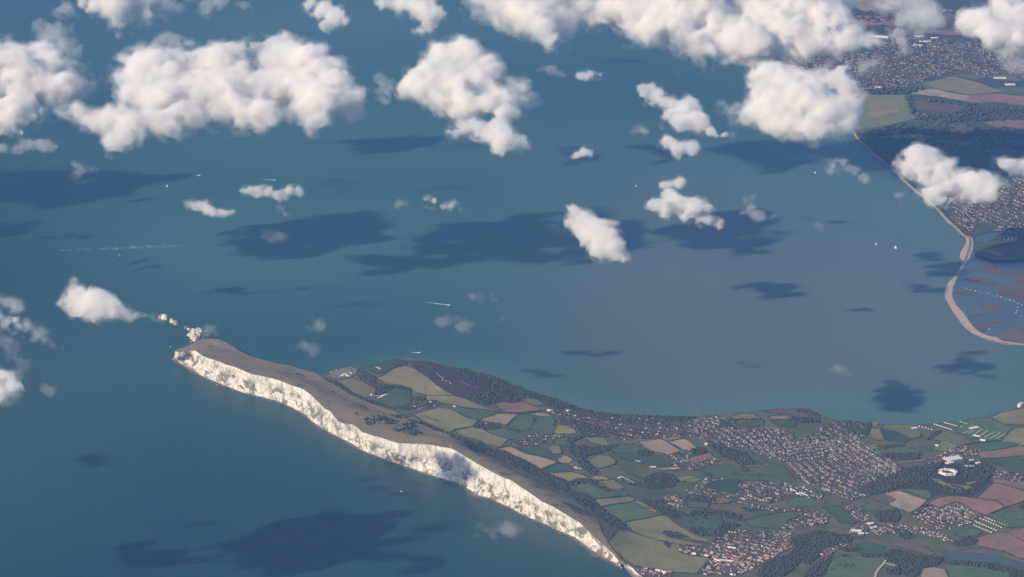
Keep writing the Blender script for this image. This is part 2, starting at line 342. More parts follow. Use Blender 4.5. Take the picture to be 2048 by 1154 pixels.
# earth and chalk edge falling to the sea on the far side
def skirt(name, P, m, out=6.0):
    n = len(P); b = P.copy(); T = np.gradient(P[:, :2], axis=0); T /= np.linalg.norm(T, axis=1)[:, None]+1e-9
    b[:, :2] += np.c_[-T[:, 1], T[:, 0]]*out*np.clip(P[:, 2:3]/20, 0.3, 4); b[:, 2] = -1
    F = np.array([(i, i+1, i+1+n, i+n) for i in range(n-1)])
    o = mesh_obj(name, np.r_[P, b], F, m); o['kind'] = 'structure'; return o
skirt('coastal_slope', resample(np.r_[pW, pN[:14]], 200), M_CHALK)
skirt('coastal_slope', resample(pN[13:], 500), princ('clay_cliff', (0.17, 0.12, 0.08), var=0.2, scale=0.03))

# the long chalk cliff
def cliff(name, top, foot, cols, rows, seed, label):
    A = resample(top, cols); B = resample(np.array([gnd(a, b_, 0.0) for a, b_ in foot]), cols); B[:, 2] = -1.0
    ds = np.linalg.norm(np.diff(A, axis=0), axis=1).mean()
    u = [np.arange(cols)*ds, np.arange(rows)*7.0, np.array([0.0, 1.0])]
    g1 = gnoise(u, 150, seed)[:, :, 0]; g2 = gnoise(u, 60, seed+1)[:, :, 0]; g3 = gnoise([u[0], u[1]*0.5, u[2]], 26, seed+2)[:, :, 0]; g4 = gnoise(u, 11, seed+3)[:, :, 0]
    t = np.linspace(0, 1, rows)[None, :]
    hh = A[:, 2:3]
    D = (B-A)[:, None, :2]
    prof = 0.10*t + 0.32*t**1.6 + 0.58*np.clip((t-0.45)/0.55, 0, 1)**1.4*1.0    # steep above, scree below
    prof = prof/prof[:, -1:]
    lenD = np.linalg.norm((B-A)[:, :2], axis=1)[:, None]+1e-6
    sc_ = np.clip(hh/120, 0.15, 1.1)
    disp = sc_*(20*g1 + 7*(np.abs(g2)-0.4) + 5*(0.5-np.abs(g3)) + 3.5*g4)*np.sin(np.pi*np.clip(t*0.92+0.02, 0, 1))**0.7
    disp = disp*np.clip(np.arange(cols)/(cols*0.08), 0.1, 1)[:, None]
    f = np.clip(prof + disp/lenD, 0, 1.03); f[:, 0] = 0; f[:, -1] = 1
    XY = A[:, None, :2] + D*f[..., None]
    Z = hh*(1-t) + sc_*3.0*g3*np.sin(np.pi*t) ; Z[:, -1] = -1.0; Z[:, 0] = hh[:, 0]+0.3
    V = np.concatenate([XY, Z[..., None]], 2).reshape(-1, 3)
    i, j = np.meshgrid(np.arange(cols-1), np.arange(rows-1), indexing='ij'); a = (i*rows+j).ravel()
    F = np.stack([a, a+1, a+rows+1, a+rows], 1)
    c = A.mean(0); c[2] = 0
    o = mesh_obj(name, V-c, F, M_CHALK, smooth=False); o.location = c
    tag(o, label, 'cliff', kind='structure'); return o, B
cl, pB = cliff('chalk_cliff', T_fine, FOOT, 1300, 26, 11, 'long white chalk cliff below the brown downland ridge')
cliff('chalk_cliff', resample(pT2, 60), FOOT2, 60, 8, 21, 'short low white cliff beyond the small cove')
# rocks and shingle at the foot
def shore(name, P, w, m, z=1.2, seed=3):
    n = len(P); T = np.gradient(P[:, :2], axis=0); T /= np.linalg.norm(T, axis=1)[:, None]+1e-9
    rg = np.random.default_rng(seed); ww = w*(0.55+0.9*np.abs(np.convolve(rg.normal(0, 1, n+20), np.ones(9)/4, 'same')[10:-10]))
    nr = np.c_[T[:, 1], -T[:, 0]]
    a = P.copy(); a[:, :2] -= nr*6; a[:, 2] = z+1.5; b = P.copy(); b[:, :2] += nr*ww[:, None]; b[:, 2] = 0.3
    V = np.r_[a, b]; F = np.array([(i, i+n, i+n+1, i+1) for i in range(n-1)])
    o = mesh_obj(name, V, F, m); o['kind'] = 'structure'
    if sum(p.normal.z for p in o.data.polygons) < 0: o.data.flip_normals()
    return o
shore('foreshore', resample(pB, 700), 14, princ('weedy_rock', (0.12, 0.085, 0.05), col2=(0.30, 0.25, 0.18), scale=0.05, thr=(0.5, 0.7)))
# ---------------------------------------------------------------- mainland and spit
SPIT = [(1944,470),(1948,485.8),(1941.6,514),(1926,535),(1910,563.9),(1902.6,587),(1910,608),(1926,623.7),(1946.8,655),(1965,668),(1993.6,675.7),(2014.5,668),(2019.6,657.5),(2048,653.6),(2120,650),(2120,695),(2048,689.6),(2011,687),(1978.5,679),(1945.6,665.9),(1929,652.7),(1906,619.8),(1891.3,596.7),(1893,567),(1912.7,550.7),(1926,524),(1916,511),(1934,485),(1929,470),(1935,464)]
MCOAST = [(1380,50),(1420,85),(1450.6,103),(1479,118.6),(1507.6,133),(1560,160),(1620,200),(1670,232),(1705,258),(1719.6,278.5),(1748,304),(1784.7,334),(1810.7,360),(1837,382.8),(1880,419),(1896,438.7),(1916,455),(1929,470),(1944,474)]
MSHORE = [(1949.4,480),(1949.4,509),(1988.4,519.6),(2030,520),(2060,517),(2200,512),(2500,560)]
MAIN = MCOAST + MSHORE + [(2900,300),(2700,-250),(1100,-250),(1250,-60)]
P_MAIN = np.r_[chaikin(on(MCOAST, H_MAIN), 2, False), on(MAIN[len(MCOAST):], H_MAIN)]
MC = MT['O']
mm, nt, N, L = mat('mainland_ground'); b = N['Principled BSDF']; b.inputs['Roughness'].default_value = 0.95
geo = N.new('ShaderNodeNewGeometry'); mp = N.new('ShaderNodeMapping'); mp.inputs['Scale'].default_value = (0.0022, 0.0028, 1); mp.inputs['Rotation'].default_value = (0, 0, 0.4); L.new(geo.outputs['Position'], mp.inputs['Vector'])
vo = N.new('ShaderNodeTexVoronoi'); vo.inputs['Scale'].default_value = 1.0; vo.inputs['Randomness'].default_value = 0.9; L.new(mp.outputs[0], vo.inputs['Vector'])
sp = N.new('ShaderNodeSeparateColor'); L.new(vo.outputs['Color'], sp.inputs[0])
cr = N.new('ShaderNodeValToRGB'); cr.color_ramp.interpolation = 'CONSTANT'
cols_ = [(0, (0.035, 0.045, 0.022)), (0.40, (0.055, 0.080, 0.034)), (0.58, (0.11, 0.10, 0.055)), (0.70, (0.030, 0.040, 0.020)), (0.80, (0.19, 0.13, 0.095)), (0.90, (0.07, 0.09, 0.04))]
cr.color_ramp.elements[0].color = (*cols_[0][1], 1); cr.color_ramp.elements[1].position = cols_[1][0]; cr.color_ramp.elements[1].color = (*cols_[1][1], 1)
for p_, c_ in cols_[2:]:
    e = cr.color_ramp.elements.new(p_); e.color = (*c_, 1)
L.new(sp.outputs[0], cr.inputs[0])
vd = N.new('ShaderNodeTexVoronoi'); vd.feature = 'DISTANCE_TO_EDGE'; vd.inputs['Randomness'].default_value = 0.9; vd.inputs['Scale'].default_value = 1.0; L.new(mp.outputs[0], vd.inputs['Vector'])
rr = N.new('ShaderNodeMapRange'); rr.inputs['From Min'].default_value = 0.02; rr.inputs['From Max'].default_value = 0.05; L.new(vd.outputs['Distance'], rr.inputs['Value'])
mx = N.new('ShaderNodeMix'); mx.data_type = 'RGBA'; mx.inputs[6].default_value = (0.028, 0.034, 0.018, 1); L.new(cr.outputs[0], mx.inputs[7]); L.new(rr.outputs[0], mx.inputs[0]); L.new(mx.outputs[2], b.inputs['Base Color'])
mainland = sheet('mainland_ground', P_MAIN, H_MAIN, 0.0, 3000, mm, step=900)
skirt('coastal_slope', resample(chaikin(on(MCOAST, H_MAIN), 2, False)[::-1], 300), princ('orange_cliff', (0.22, 0.14, 0.09), var=0.2, scale=0.01), out=-9)
SP = chaikin(on(SPIT, H_SPIT)); sheet('shingle_spit', SP, H_SPIT, 0.0, 400, MT['S'], step=60)
ribbon('beach', [(1450,105),(1479,121),(1508,136)], 34, MT['S'], H_LOW, 1)
ribbon('beach', [(1700,254),(1707,262),(1719,280.5),(1748,306.5),(1784,336.5),(1811,363),(1837,385.5),(1880,421),(1896,441),(1916,457.5),(1931,473)], 38, 'S', H_LOW, 1)
ribbon('spit_road', [(1938,470),(1941,485),(1936,505),(1930,520)], 14, 'K', H_SPIT, 2)
ribbon('sea_defence', [(1893,575),(1892,596),(1906,621),(1929,653),(1946,667),(1979,681),(2011,688.5),(2060,691)], 14, 'S', H_LOW, 0.4)
# lagoon behind the spit with its mud banks
LG = [(1944,470),(1949.4,478),(1949.4,509),(1988.4,520),(2030,520),(2060,517),(2200,512),(2300,560),(2200,660),(2048,654),(2019,658),(2014,668),(1993,676),(1965,668),(1946,655),(1926,624),(1910,608),(1902,587),(1910,564),(1926,535),(1941,514),(1947,486)]
area('lagoon_water', LG, M_LAGOON, 0.6, FLAT(0.0), 500)
area('pond_water', [(1949,478),(1955,473),(1980,467),(2010,463),(2000,470),(1985,480),(1965,485),(1950,487)], M_LAGOON, 1.5, H_MAIN, 500)
for q in ([(1965,535),(1994,532.6),(2014,546),(2048,540),(2120,540),(2120,565),(2048,561),(2030,556),(1994,548)], [(1939,558.6),(1965,556),(2004,569),(1994,571.6),(1952,566.5)], [(1999,582),(2048,566.5),(2120,560),(2120,602),(2048,600),(2030,595)], [(1910,584.6),(1934,582),(1957,587),(1926,592.5)], [(1962.5,610.7),(1988.4,608),(2012,618.5),(1983,616)], [(1936.4,634),(1965,626),(1973,629),(1941.6,638)], [(1946.5,652),(1975,646),(2004,642),(2007,644.5),(1978,660),(1970,664),(1960,663)]):
    sheet('mud_bank', (lambda Q: Q.mean(0)+(Q-Q.mean(0))*1.3)(chaikin(on(q, FLAT(0.0)))), FLAT(0.0), 1.0, 500, MT['M'], step=45, wob=9)
area('salt_marsh', [(1994,675),(2017,659),(2048,653.6),(2120,650),(2120,688),(2048,688),(2004,682)], 'B', 2.0, H_SPIT, 500)
mf = lambda key, px, dz=2.0: area('field', px, key, dz, H_MAIN, 2000, step=400)
mf('L', [(1700,190),(1811,190),(1827,221.5),(1821,240.5),(1764,253),(1700,262)]); mf('O', [(1846,168),(1906,152),(1963,168),(2007.6,183.5),(1938,190),(1874.7,177)])
mf('O', [(1735,205),(1790,200),(1800,225),(1745,238)], 4.0)
mf('P', [(1821,188),(1836.7,177),(1874.7,179),(1906,187),(1938,191.5),(1932,203),(1874.7,193)]); mf('R', [(1938,191.5),(2001,187),(2060,197),(2060,213),(1985,203),(1938,206),(1932,203)])
mf('B', [(1818,196),(1849,198),(1932,212),(1909.5,226),(1843,221.5),(1827,215)]); mf('R', [(1966.5,245),(2001,239),(2080,240.5),(2080,259.5),(2001,259.5)])
mf('B', [(1868,262.7),(1922,253),(1985,262.7),(1906,272)]); mf('G', [(1880,300),(1960,290),(2050,300),(2050,320),(1930,330)]); mf('D', [(1730,262),(1860,240),(1860,300),(1790,325),(1750,300)])
mf('R', [(1697.5,31.6),(1748,30),(1780,47.5),(1716,53.8)]); mf('R', [(1836,60),(1938,63),(1922,71),(1859,68)]); mf('R', [(1868,17),(1906,19),(1912,31.6),(1874.7,31.6)]); mf('T', [(1700,10),(1760,6),(1800,18),(1730,24)])
mf('L', [(1750,92),(1796,90),(1800,97),(1752,100)]); mf('D', [(1715,182),(1810,178),(1815,188),(1716,188)]); mf('G', [(1480,93),(1500,98),(1540,118),(1525,122)])
area('clay_undercliff', [(1452,90),(1480,97),(1505,118),(1512,130),(1500,130),(1475,115),(1450,101)], princ('undercliff', (0.26, 0.15, 0.09), col2=(0.12, 0.09, 0.05), scale=0.006), 3.0, H_MAIN, 2000, step=200)
mf('D', [(1985,205),(2060,214),(2060,236),(1990,236),(1930,226),(1940,210)]); mf('G', [(1949,490),(1975,483),(2000,484),(2021,484),(1990,495),(1970,500),(1950,507)]); mf('B', [(1995,495),(2080,478),(2080,512),(2020,514),(1975,506)])
mf('T', [(1968,503),(1985,502),(2010,510),(1998,513)], 4); mf('G', [(1898,432),(1910,432),(1922,447),(1916,452)]); mf('D', [(1955,445),(1990,442),(2000,455),(1955,470),(1948,466)])

# ---------------------------------------------------------------- the sea
gx = np.arange(-17000, 7000, 110.0); gy = np.arange(-6000, 15500, 110.0)
X, Y = np.meshgrid(gx, gy, indexing='ij'); V = np.c_[X.ravel(), Y.ravel(), np.zeros(X.size)]
nx, ny = X.shape; i, j = np.meshgrid(np.arange(nx-1), np.arange(ny-1), indexing='ij'); a = (i*ny+j).ravel(); F = np.stack([a, a+ny, a+ny+1, a+1], 1)
def dist_to(V, P):
    d = np.full(len(V), 1e9)
    for k in range(len(P)-1):
        A, B = P[k, :2], P[k+1, :2]; AB = B-A; t = np.clip(((V[:, :2]-A)@AB)/(AB@AB+1e-9), 0, 1)
        d = np.minimum(d, np.hypot(V[:, 0]-A[0]-t*AB[0], V[:, 1]-A[1]-t*AB[1]))
    return d
north = on(NORTH)[22:]; dn = dist_to(V, north); ds = dist_to(V, resample(pB, 60)); dm = dist_to(V, P_MAIN[:60]); dsp = dist_to(V, SP)
nz = gnoise([gx, gy, np.array([0., 1.])], 1500, 77)[:, :, 0].ravel(); nz2 = gnoise([gx, gy, np.array([0., 1.])], 500, 78)[:, :, 0].ravel()
sh = 0.75*np.exp(-dn/(330*(1+0.5*nz2))) + 0.5*np.exp(-dn/900)*(0.6+0.5*nz) + 0.25*np.exp(-dm/600) + 0.22*np.exp(-dsp/700)
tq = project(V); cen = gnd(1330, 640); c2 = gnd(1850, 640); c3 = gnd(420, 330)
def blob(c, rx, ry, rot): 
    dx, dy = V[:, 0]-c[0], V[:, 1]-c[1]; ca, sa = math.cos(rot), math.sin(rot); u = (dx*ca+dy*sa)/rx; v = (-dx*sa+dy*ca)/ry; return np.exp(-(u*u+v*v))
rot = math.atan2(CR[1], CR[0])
mk = 0.62*blob(cen, 1250, 3200, rot) + 0.55*blob(c2, 900, 2500, rot) + 0.25*blob(gnd(1600, 400), 1500, 3500, rot) + 0.22*np.exp(-ds/160)*(0.6+0.6*nz2) + 0.12*nz  # grey blobs paint reflected cloud glitter and turbid water; murk lies along the cliff
sh = sh + 0.20*blob(gnd(500, 470), 1800, 2200, rot) + 0.10*nz
import_far = 90000.0
xs = [-import_far, gx[0], gx[-1], import_far]; ys = [-import_far, gy[0], gy[-1], import_far]
xs2 = [-import_far]+list(gx)+[import_far]; ys2 = [-import_far]+list(gy)+[import_far]
k0 = len(V); ring = []; rf = []
def vid(ii, jj): return k0 + ii*len(ys2) + jj
W2 = np.array([(x, y, 0.0) for x in xs2 for y in ys2])
keep = lambda ii, jj: 1 <= ii < len(xs2)-2 and 1 <= jj < len(ys2)-2
F2 = np.array([(ii*len(ys2)+jj, (ii+1)*len(ys2)+jj, (ii+1)*len(ys2)+jj+1, ii*len(ys2)+jj+1) for ii in range(len(xs2)-1) for jj in range(len(ys2)-1)])
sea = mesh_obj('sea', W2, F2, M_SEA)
def attr(name, vals):
    full = np.zeros((len(xs2), len(ys2))); full[1:-1, 1:-1] = np.clip(vals, 0, 1).reshape(nx, ny)
    full[0] = full[1]; full[-1] = full[-2]; full[:, 0] = full[:, 1]; full[:, -1] = full[:, -2]
    at = sea.data.attributes.new(name, 'FLOAT', 'POINT'); at.data.foreach_set('value', full.ravel().astype(np.float32))
LA, LB = gnd(0, 600)[:2], gnd(1240, 1134)[:2]; ln_ = (LB-LA)/np.linalg.norm(LB-LA); sdist = (V[:, 0]-LA[0])*(-ln_[1])+(V[:, 1]-LA[1])*ln_[0]
if ((P_MAIN[:5, :2].mean(0)-LA)@np.array([-ln_[1], ln_[0]])) < 0: sdist = -sdist
nb = np.clip((sdist+600*nz+200)/3000, 0, 1); nb = nb*nb*(3-2*nb)
sh = sh + 0.42*nb*(1+0.25*nz)
attr('shallow', sh); attr('glint_murk', mk); sea['kind'] = 'structure'

# ---------------------------------------------------------------- island fields
INL = [(1205.5,1069.6),(1193.8,1038),(1168,1017),(1149,1001),(1125,989.5),(1103,975.7),(1075.8,960),(1048,946.4),(1025,932.7),(993.8,923),(958.6,907),(935,895.6),(893,867.5),(845,845),(815,832),(783.6,820.6),(736.7,805),(697.7,789.4),(668,766),(645,755)]
down_poly = np.r_[T_fine[::8], pC, on([(1256,1133),(1240,1118),(1222,1095)]), on(INL), on(NORTH)[1:12][::-1], pW[::-1]]
sheet('downland', down_poly, H, 1.2, 75, M_DOWN, step=60)
FL = {
'O': [[(670,762),(705.5,756),(725,764),(748,776),(752,783.5),(737,789),(717,792),(694,779.6)],[(752,758),(772,749),(787.5,738.6),(809,731.8),(830.5,738.6),(848,750),(869.5,768),(889,781.6),(904.7,791),(854,791.7),(834,785.5),(822.7,777.7),(795,770),(766,764)],[(850,792),(908.6,792),(932,799),(963,813),(1000,822.6),(988.7,823.5),(932,816.7),(893,809),(873,805),(854,802)],[(824.6,830),(877,815.7),(902.7,819.6),(932,836),(957,842),(943.7,853.8),(912.5,857.7),(899,865.5),(873,855.8),(844,842)],
  [(908,864),(943,855),(964.5,858),(984,870),(1017,879.7),(1009,887.5),(997.7,895),(968,887.5),(939,875.8)],[(1115,851),(1134,849),(1148,858),(1154,866),(1134,869),(1107,868),(1111,856)],[(1097,947),(1146,945),(1169.5,952),(1177,957),(1154,958),(1136,964),(1119,956)],[(1179,958),(1189,952),(1212.5,954),(1220,960),(1193,961)],[(1187,1000),(1257,994),(1271,999),(1265,1004),(1201,1013)],
  [(1250,1046),(1320.7,1031.5),(1334,1033.5),(1346,1044),(1363.7,1056),(1383,1067.7),(1420,1081),(1412.5,1085),(1373,1079),(1330,1062),(1324.6,1067.7),(1344,1077),(1410.5,1092),(1404.7,1093),(1354,1089),(1285.5,1073.5),(1262,1059)],[(1193.8,964),(1227,960),(1248,976),(1236.7,979.8),(1217,978),(1205.5,968)],[(1321,878),(1352,873),(1366,876.6),(1336.7,883)],[(1107,891),(1119,893),(1124.6,907),(1107,909),(1095,897)],[(1458.6,835),(1482,828),(1509,829),(1521,838.8),(1487.9,839.8),(1468,838.8)],[(1732,872),(1739.8,856),(1761,858),(1769,879.8),(1757,881.8)],[(1999.6,881.8),(2025,858),(2070,853),(2070,893),(2019,891.6)],[(1434,995),(1465.6,999),(1457.8,1007),(1420.7,1007)],[(1980,836.9),(2000,826),(2070,813),(2070,852),(2009,848.6)],
  [(1233,1063.8),(1266,1065.7),(1291,1074.5),(1324.6,1083),(1359.8,1089),(1357.8,1104.8),(1373.4,1110.6),(1412.5,1116.5),(1420,1118.5),(1404.7,1134),(1395,1147.8),(1354,1145.8),(1315,1139),(1266,1132),(1256,1124),(1233,1104.8),(1217,1085)]],
'G': [[(725,795),(756,795),(781.6,777.7),(795,775.7),(820.7,779.6),(820.7,797),(820.7,805),(795,814.8),(787.5,819.6),(760,809),(740.6,805)],[(873,807),(904.7,814.8),(932,818.7),(998,825.5),(959,839),(943.7,839),(922,830),(902.7,818.7),(879,814.8)],[(966,860),(1001.6,857),(1025,864),(1048,873.8),(1060,881.6),(1037,881.6),(1009,876.8),(984,870)],[(1036.7,830),(1064,830),(1072,836.7),(1066,848),(1056,860),(1040.6,862),(1015,854),(1027,840.6)],[(1068,831),(1101,834.8),(1111,840.6),(1107,854),(1111,866),(1097,870),(1075.8,866),(1058,860),(1066,846.5)],[(1027,892.7),(1048,887.8),(1072,891.7),(1095,905),(1107,915),(1087.5,913),(1064,909),(1044.5,903)],
  [(1148,971),(1177,967),(1193,975.7),(1212.5,983.5),(1251.6,977.7),(1257,991),(1189,998),(1173,987)],[(1205.5,1015),(1266,1006),(1281.6,1009),(1320.7,1028.6),(1295,1036.4),(1246.5,1044),(1225,1030.6)],[(1219.5,899.6),(1239,889.8),(1274,890.8),(1291.8,901.6),(1266,908),(1229,906)],[(1105,885.5),(1115,875.8),(1138,874.8),(1134,883.6),(1138,890),(1115,892)],[(1395,940.6),(1434,930),(1467.6,932.8),(1483,940.6),(1512.5,934.8),(1567,932.8),(1579,948),(1592.6,962),(1567,967),(1532,962),(1454,960),(1424.6,950)],[(1493,903.5),(1516,909),(1536,925),(1520,929),(1501,917)],[(1243,952),(1264.5,950),(1286,962),(1268,968),(1249,966)],[(1243,979.7),(1278,975.8),(1336.7,981.6),(1381.6,989.5),(1375.8,995),(1336.7,995),(1329,1014.8),(1297.7,1005),(1274,995),(1258.6,991)],
  [(1372,997),(1418.7,1007),(1415,1016.8),(1375.8,1014.8)],[(1486,1044),(1509,1035.4),(1556,1025.7),(1595,1023.7),(1597,1032.5),(1575.8,1042),(1568,1058),(1525,1056),(1497.7,1052)],[(1571.9,1007),(1587.5,995),(1620.7,993.5),(1652,1003),(1650,1007),(1615,1015),(1579.7,1015)],[(1644,1015),(1673,1013),(1702.7,1024.7),(1726,1040),(1704.7,1048),(1679,1046),(1665.6,1030.6)],[(1724,1013),(1736,1007),(1765,1013),(1751.6,1022.7),(1730,1022.7)],[(1806,980.8),(1820,978.8),(1855,981.7),(1863.8,993.5),(1855,1000),(1829.6,989.5)],[(1978,1032.5),(2019,1022.7),(2070,1034),(2070,1053),(2015,1056),(1999.6,1050),(1988,1040)],[(1905.8,1069.6),(1945,1056),(1964.4,1065.7),(1952.7,1072.6),(1921,1074.5)],
  [(1710.5,1091),(1732,1085),(1757,1089),(1773,1101),(1773,1108.7),(1738,1108.7),(1718,1105)],[(1663.6,1118.5),(1687,1108.7),(1714,1110.6),(1730,1116.5),(1769,1114.5),(1773,1122),(1757,1142),(1749.6,1170),(1640,1170),(1648,1142)],[(1878.5,1134),(1925,1130),(1960.5,1136),(1995.7,1142),(2019,1147.8),(2017,1170),(1909.7,1170),(1898,1142)],[(1743.7,903),(1780.8,896.4),(1818,895.5),(1839,905),(1839,907),(1784.7,907),(1765,910)],[(1921,848.6),(1937,838.8),(1984,836.9),(2025,856.4),(1999.6,881.8),(1970,881.8),(1921,868),(1909.7,862)],[(1939,891.6),(1999.6,883.8),(2038.6,887.7),(2034.7,891.6),(2011,897),(1976,902)],[(1960.5,920.8),(1995.7,919),(2070,914),(2070,947),(2019,940),(1988,926.7)],[(1474,850.5),(1493.8,842.7),(1527,841),(1527,850.5),(1513,852.5),(1482,857)],[(1568,870),(1587.5,867),(1640,868),(1638,874),(1624.6,879.8),(1603,879.8)],[(1352,1038),(1383,1030.6),(1440,1030.6),(1443.7,1046),(1432,1062),(1420,1071.6),(1404.7,1065.7),(1373.4,1056)]],
'L': [[(1040.6,800.6),(1056,794.7),(1075.8,799.6),(1087.5,809),(1068,812),(1052,805.5)],[(1175,921),(1193,912),(1218,911),(1232,921),(1230,929),(1200.8,937.6),(1185,932.7)],[(1167.6,875.8),(1204.7,871.9),(1216.4,887.5),(1220,891),(1204.7,892),(1181,885.5)],[(1352,954),(1375.8,952),(1391,956),(1405,958),(1385.5,966),(1360,962)],[(1473,919),(1491,920),(1501,928),(1473,927)],[(1765,850.5),(1818,850.5),(1843,868),(1841,874),(1821.8,878),(1796,865),(1763,857)],[(1861,878),(1882,864),(1890,862),(1921,872),(1946.8,885.7),(1917.5,891.6),(1878.5,883.8)],[(1726,895.5),(1741.8,889.6),(1773,893.5),(1745.7,899.4)],[(1882,884),(1861,901),(1892,905),(1921,892),(1892,883)]],
'D': [[(725,734.7),(756,727),(785.5,719),(815,722),(813,728),(787.5,736.6),(772,747),(754,748),(740.6,742.5)],[(1083.6,938.6),(1115,927),(1134,927),(1146,942.5),(1105,946)],[(1411,973.8),(1430.5,962),(1481,962),(1477,981.6),(1467.6,987.5),(1434,979.7)],[(1233,913),(1321,912),(1352,927),(1336.7,932.8),(1309,932.8),(1278,925),(1254.7,921)],[(1761,858),(1796,866),(1819.9,878),(1810,885.7),(1773,881.8)],[(1540.6,840.8),(1571.9,839.8),(1593,846.6),(1587.5,854.5),(1556,852.5)],[(1480,1016),(1512,1010),(1540,1018),(1500,1024)]],
'T': [[(958.6,839.6),(997.7,828),(1034.8,829),(1025,838.7),(1013,851),(984,845.5)],[(1056,829),(1075,826),(1095,829),(1105,834),(1085,833)],[(995.7,897.6),(1025,894.6),(1036.7,901.5),(1056,909),(1085.5,915),(1115,925),(1081.6,938.6),(1060,927),(1036.7,915),(1017,905)],[(1115,921),(1130,911),(1146,919),(1136,929),(1117,925)],[(1276,884),(1319,879),(1332.8,884),(1362,902.5),(1336.7,911),(1305.5,902.5),(1286,891.8)],[(1337.7,884),(1366,878),(1379.7,884),(1395,896.7),(1383.6,901.6),(1366,901.6),(1348,889.8)],[(1266,1002),(1285.5,1007),(1326.6,1029.6),(1315,1029.6),(1276,1013)],[(1309,937.7),(1356,934.8),(1362,939.6),(1317,940.6)],[(1835.5,1170),(1845,1138),(1868.7,1136),(1890,1140),(1904,1170)],[(2003.5,1028.6),(2023,1022.8),(2070,1032),(2070,1041),(2009,1038)]],
'R': [[(986,808),(1005.5,804.5),(1025,806),(1044.5,802.5),(1068,813),(1081.6,821),(1062,823),(1040.6,826),(1009,824)],[(1383.6,915),(1422.7,905.5),(1424.6,915),(1405,925),(1387.5,927),(1375.8,921)],[(1855,1007),(1874.6,996.4),(1905.8,992.5),(1952.7,997.4),(1991.8,1002),(2009,1015),(1972,1031.5),(1948.8,1022.7),(1929,1009),(1909.7,1004),(1878.5,1016)],[(1952,997.4),(1984,967),(2019,972),(2048,980.8),(2110,990),(2048,1003),(2011,1015),(1991.8,1001)],[(1986,959),(1999.6,958),(2029,964),(2070,962),(2070,985),(2021,973),(1985,966)],[(1952.7,1077),(1968,1071.6),(2011,1063.8),(2070,1053),(2070,1121),(2034.7,1116.5),(2009,1103),(1980,1097),(1956.6,1093)],[(1952.7,905),(1978,902),(2030.8,892.5),(2070,895),(2070,911),(1960.5,917)],[(1536.7,833),(1575.8,831),(1587.5,836.9),(1575.8,838.8),(1540.6,837.9)]],
'B': [[(1732,995.4),(1765,988.6),(1792.5,999),(1775,1007),(1753.5,1003)],[(1886,1105),(1921,1103),(1941,1099),(1970,1101),(2009,1109),(2070,1127),(2070,1134),(2019,1120),(1989.8,1109.5),(1960,1109),(1931,1106),(1902,1107)],[(1771,1079),(1804,1079),(1843,1091),(1870.7,1108.7),(1859,1112.6),(1823.8,1102.8),(1784.7,1091)],[(1525,823),(1560,818.5),(1595,818.5),(1630.5,827),(1640,835.9),(1595,835.9),(1575.8,829),(1544.5,825)]],
'P': [[(1767,987.6),(1798,982.7),(1823.8,991.5),(1853,1001),(1841,1015),(1818,1025.7),(1800,1018.8),(1775,1009),(1792.5,1000)]],
}
kk = 0; FPOLY = []
for key, lst in FL.items():
    for q in lst:
        kk += 1; f = area('field', q, key, 2.0+0.15*(kk % 7), H, 70, seed=kk); FPOLY.append(on(q))
area('estuary_water', [(1884,1112.6),(1902,1107.7),(1931,1106.7),(1960.5,1109.7),(1989.8,1109.7),(2019,1120),(2070,1131),(2070,1141),(1999.6,1128),(1941,1124),(1890,1120)], M_LAGOON, 3.6, H, 120)
area('heath', [(815,722),(854,722),(900,734),(960,747),(1000,758.5),(1040,777),(1075,789),(1115,800),(1144,812),(1105,812),(1087,808),(1070,798),(1050,797),(1040,803),(1010,805),(985,808),(975,812),(945,805),(925,797),(905,790),(889,781),(869,768),(848,750),(830,738)], 'H', 2.2, H, 70)
area('heath', [(1730,960),(1770,950),(1812,935),(1880,930),(1960,925),(1985,940),(1980,965),(1945,995),(1905,990),(1865,992),(1850,980),(1800,978),(1770,985),(1735,990)], princ('gorse_heath', (0.052, 0.046, 0.032), col2=(0.030, 0.038, 0.022), scale=0.01, detail=8), 1.6, H, 70)
area('rough_grass', [(1862,958),(1880,960),(1895,968),(1930,972),(1965,963),(1975,955),(1960,962),(1930,966),(1945,978),(1920,982),(1890,974)], 'O', 3.0, H, 60)
area('park_ground', [(655,746),(672,739),(700,734),(714,739),(716,747),(706,753),(690,757),(668,757)], princ('park_mixed_ground', (0.30, 0.26, 0.22), col2=(0.045, 0.05, 0.03), scale=0.045, thr=(0.46, 0.52)), 3.0, H, 40)
area('park_lawn', [(664,746),(684,741),(702,741),(704,746),(690,750),(670,750)], 'O', 4.2, H, 40)
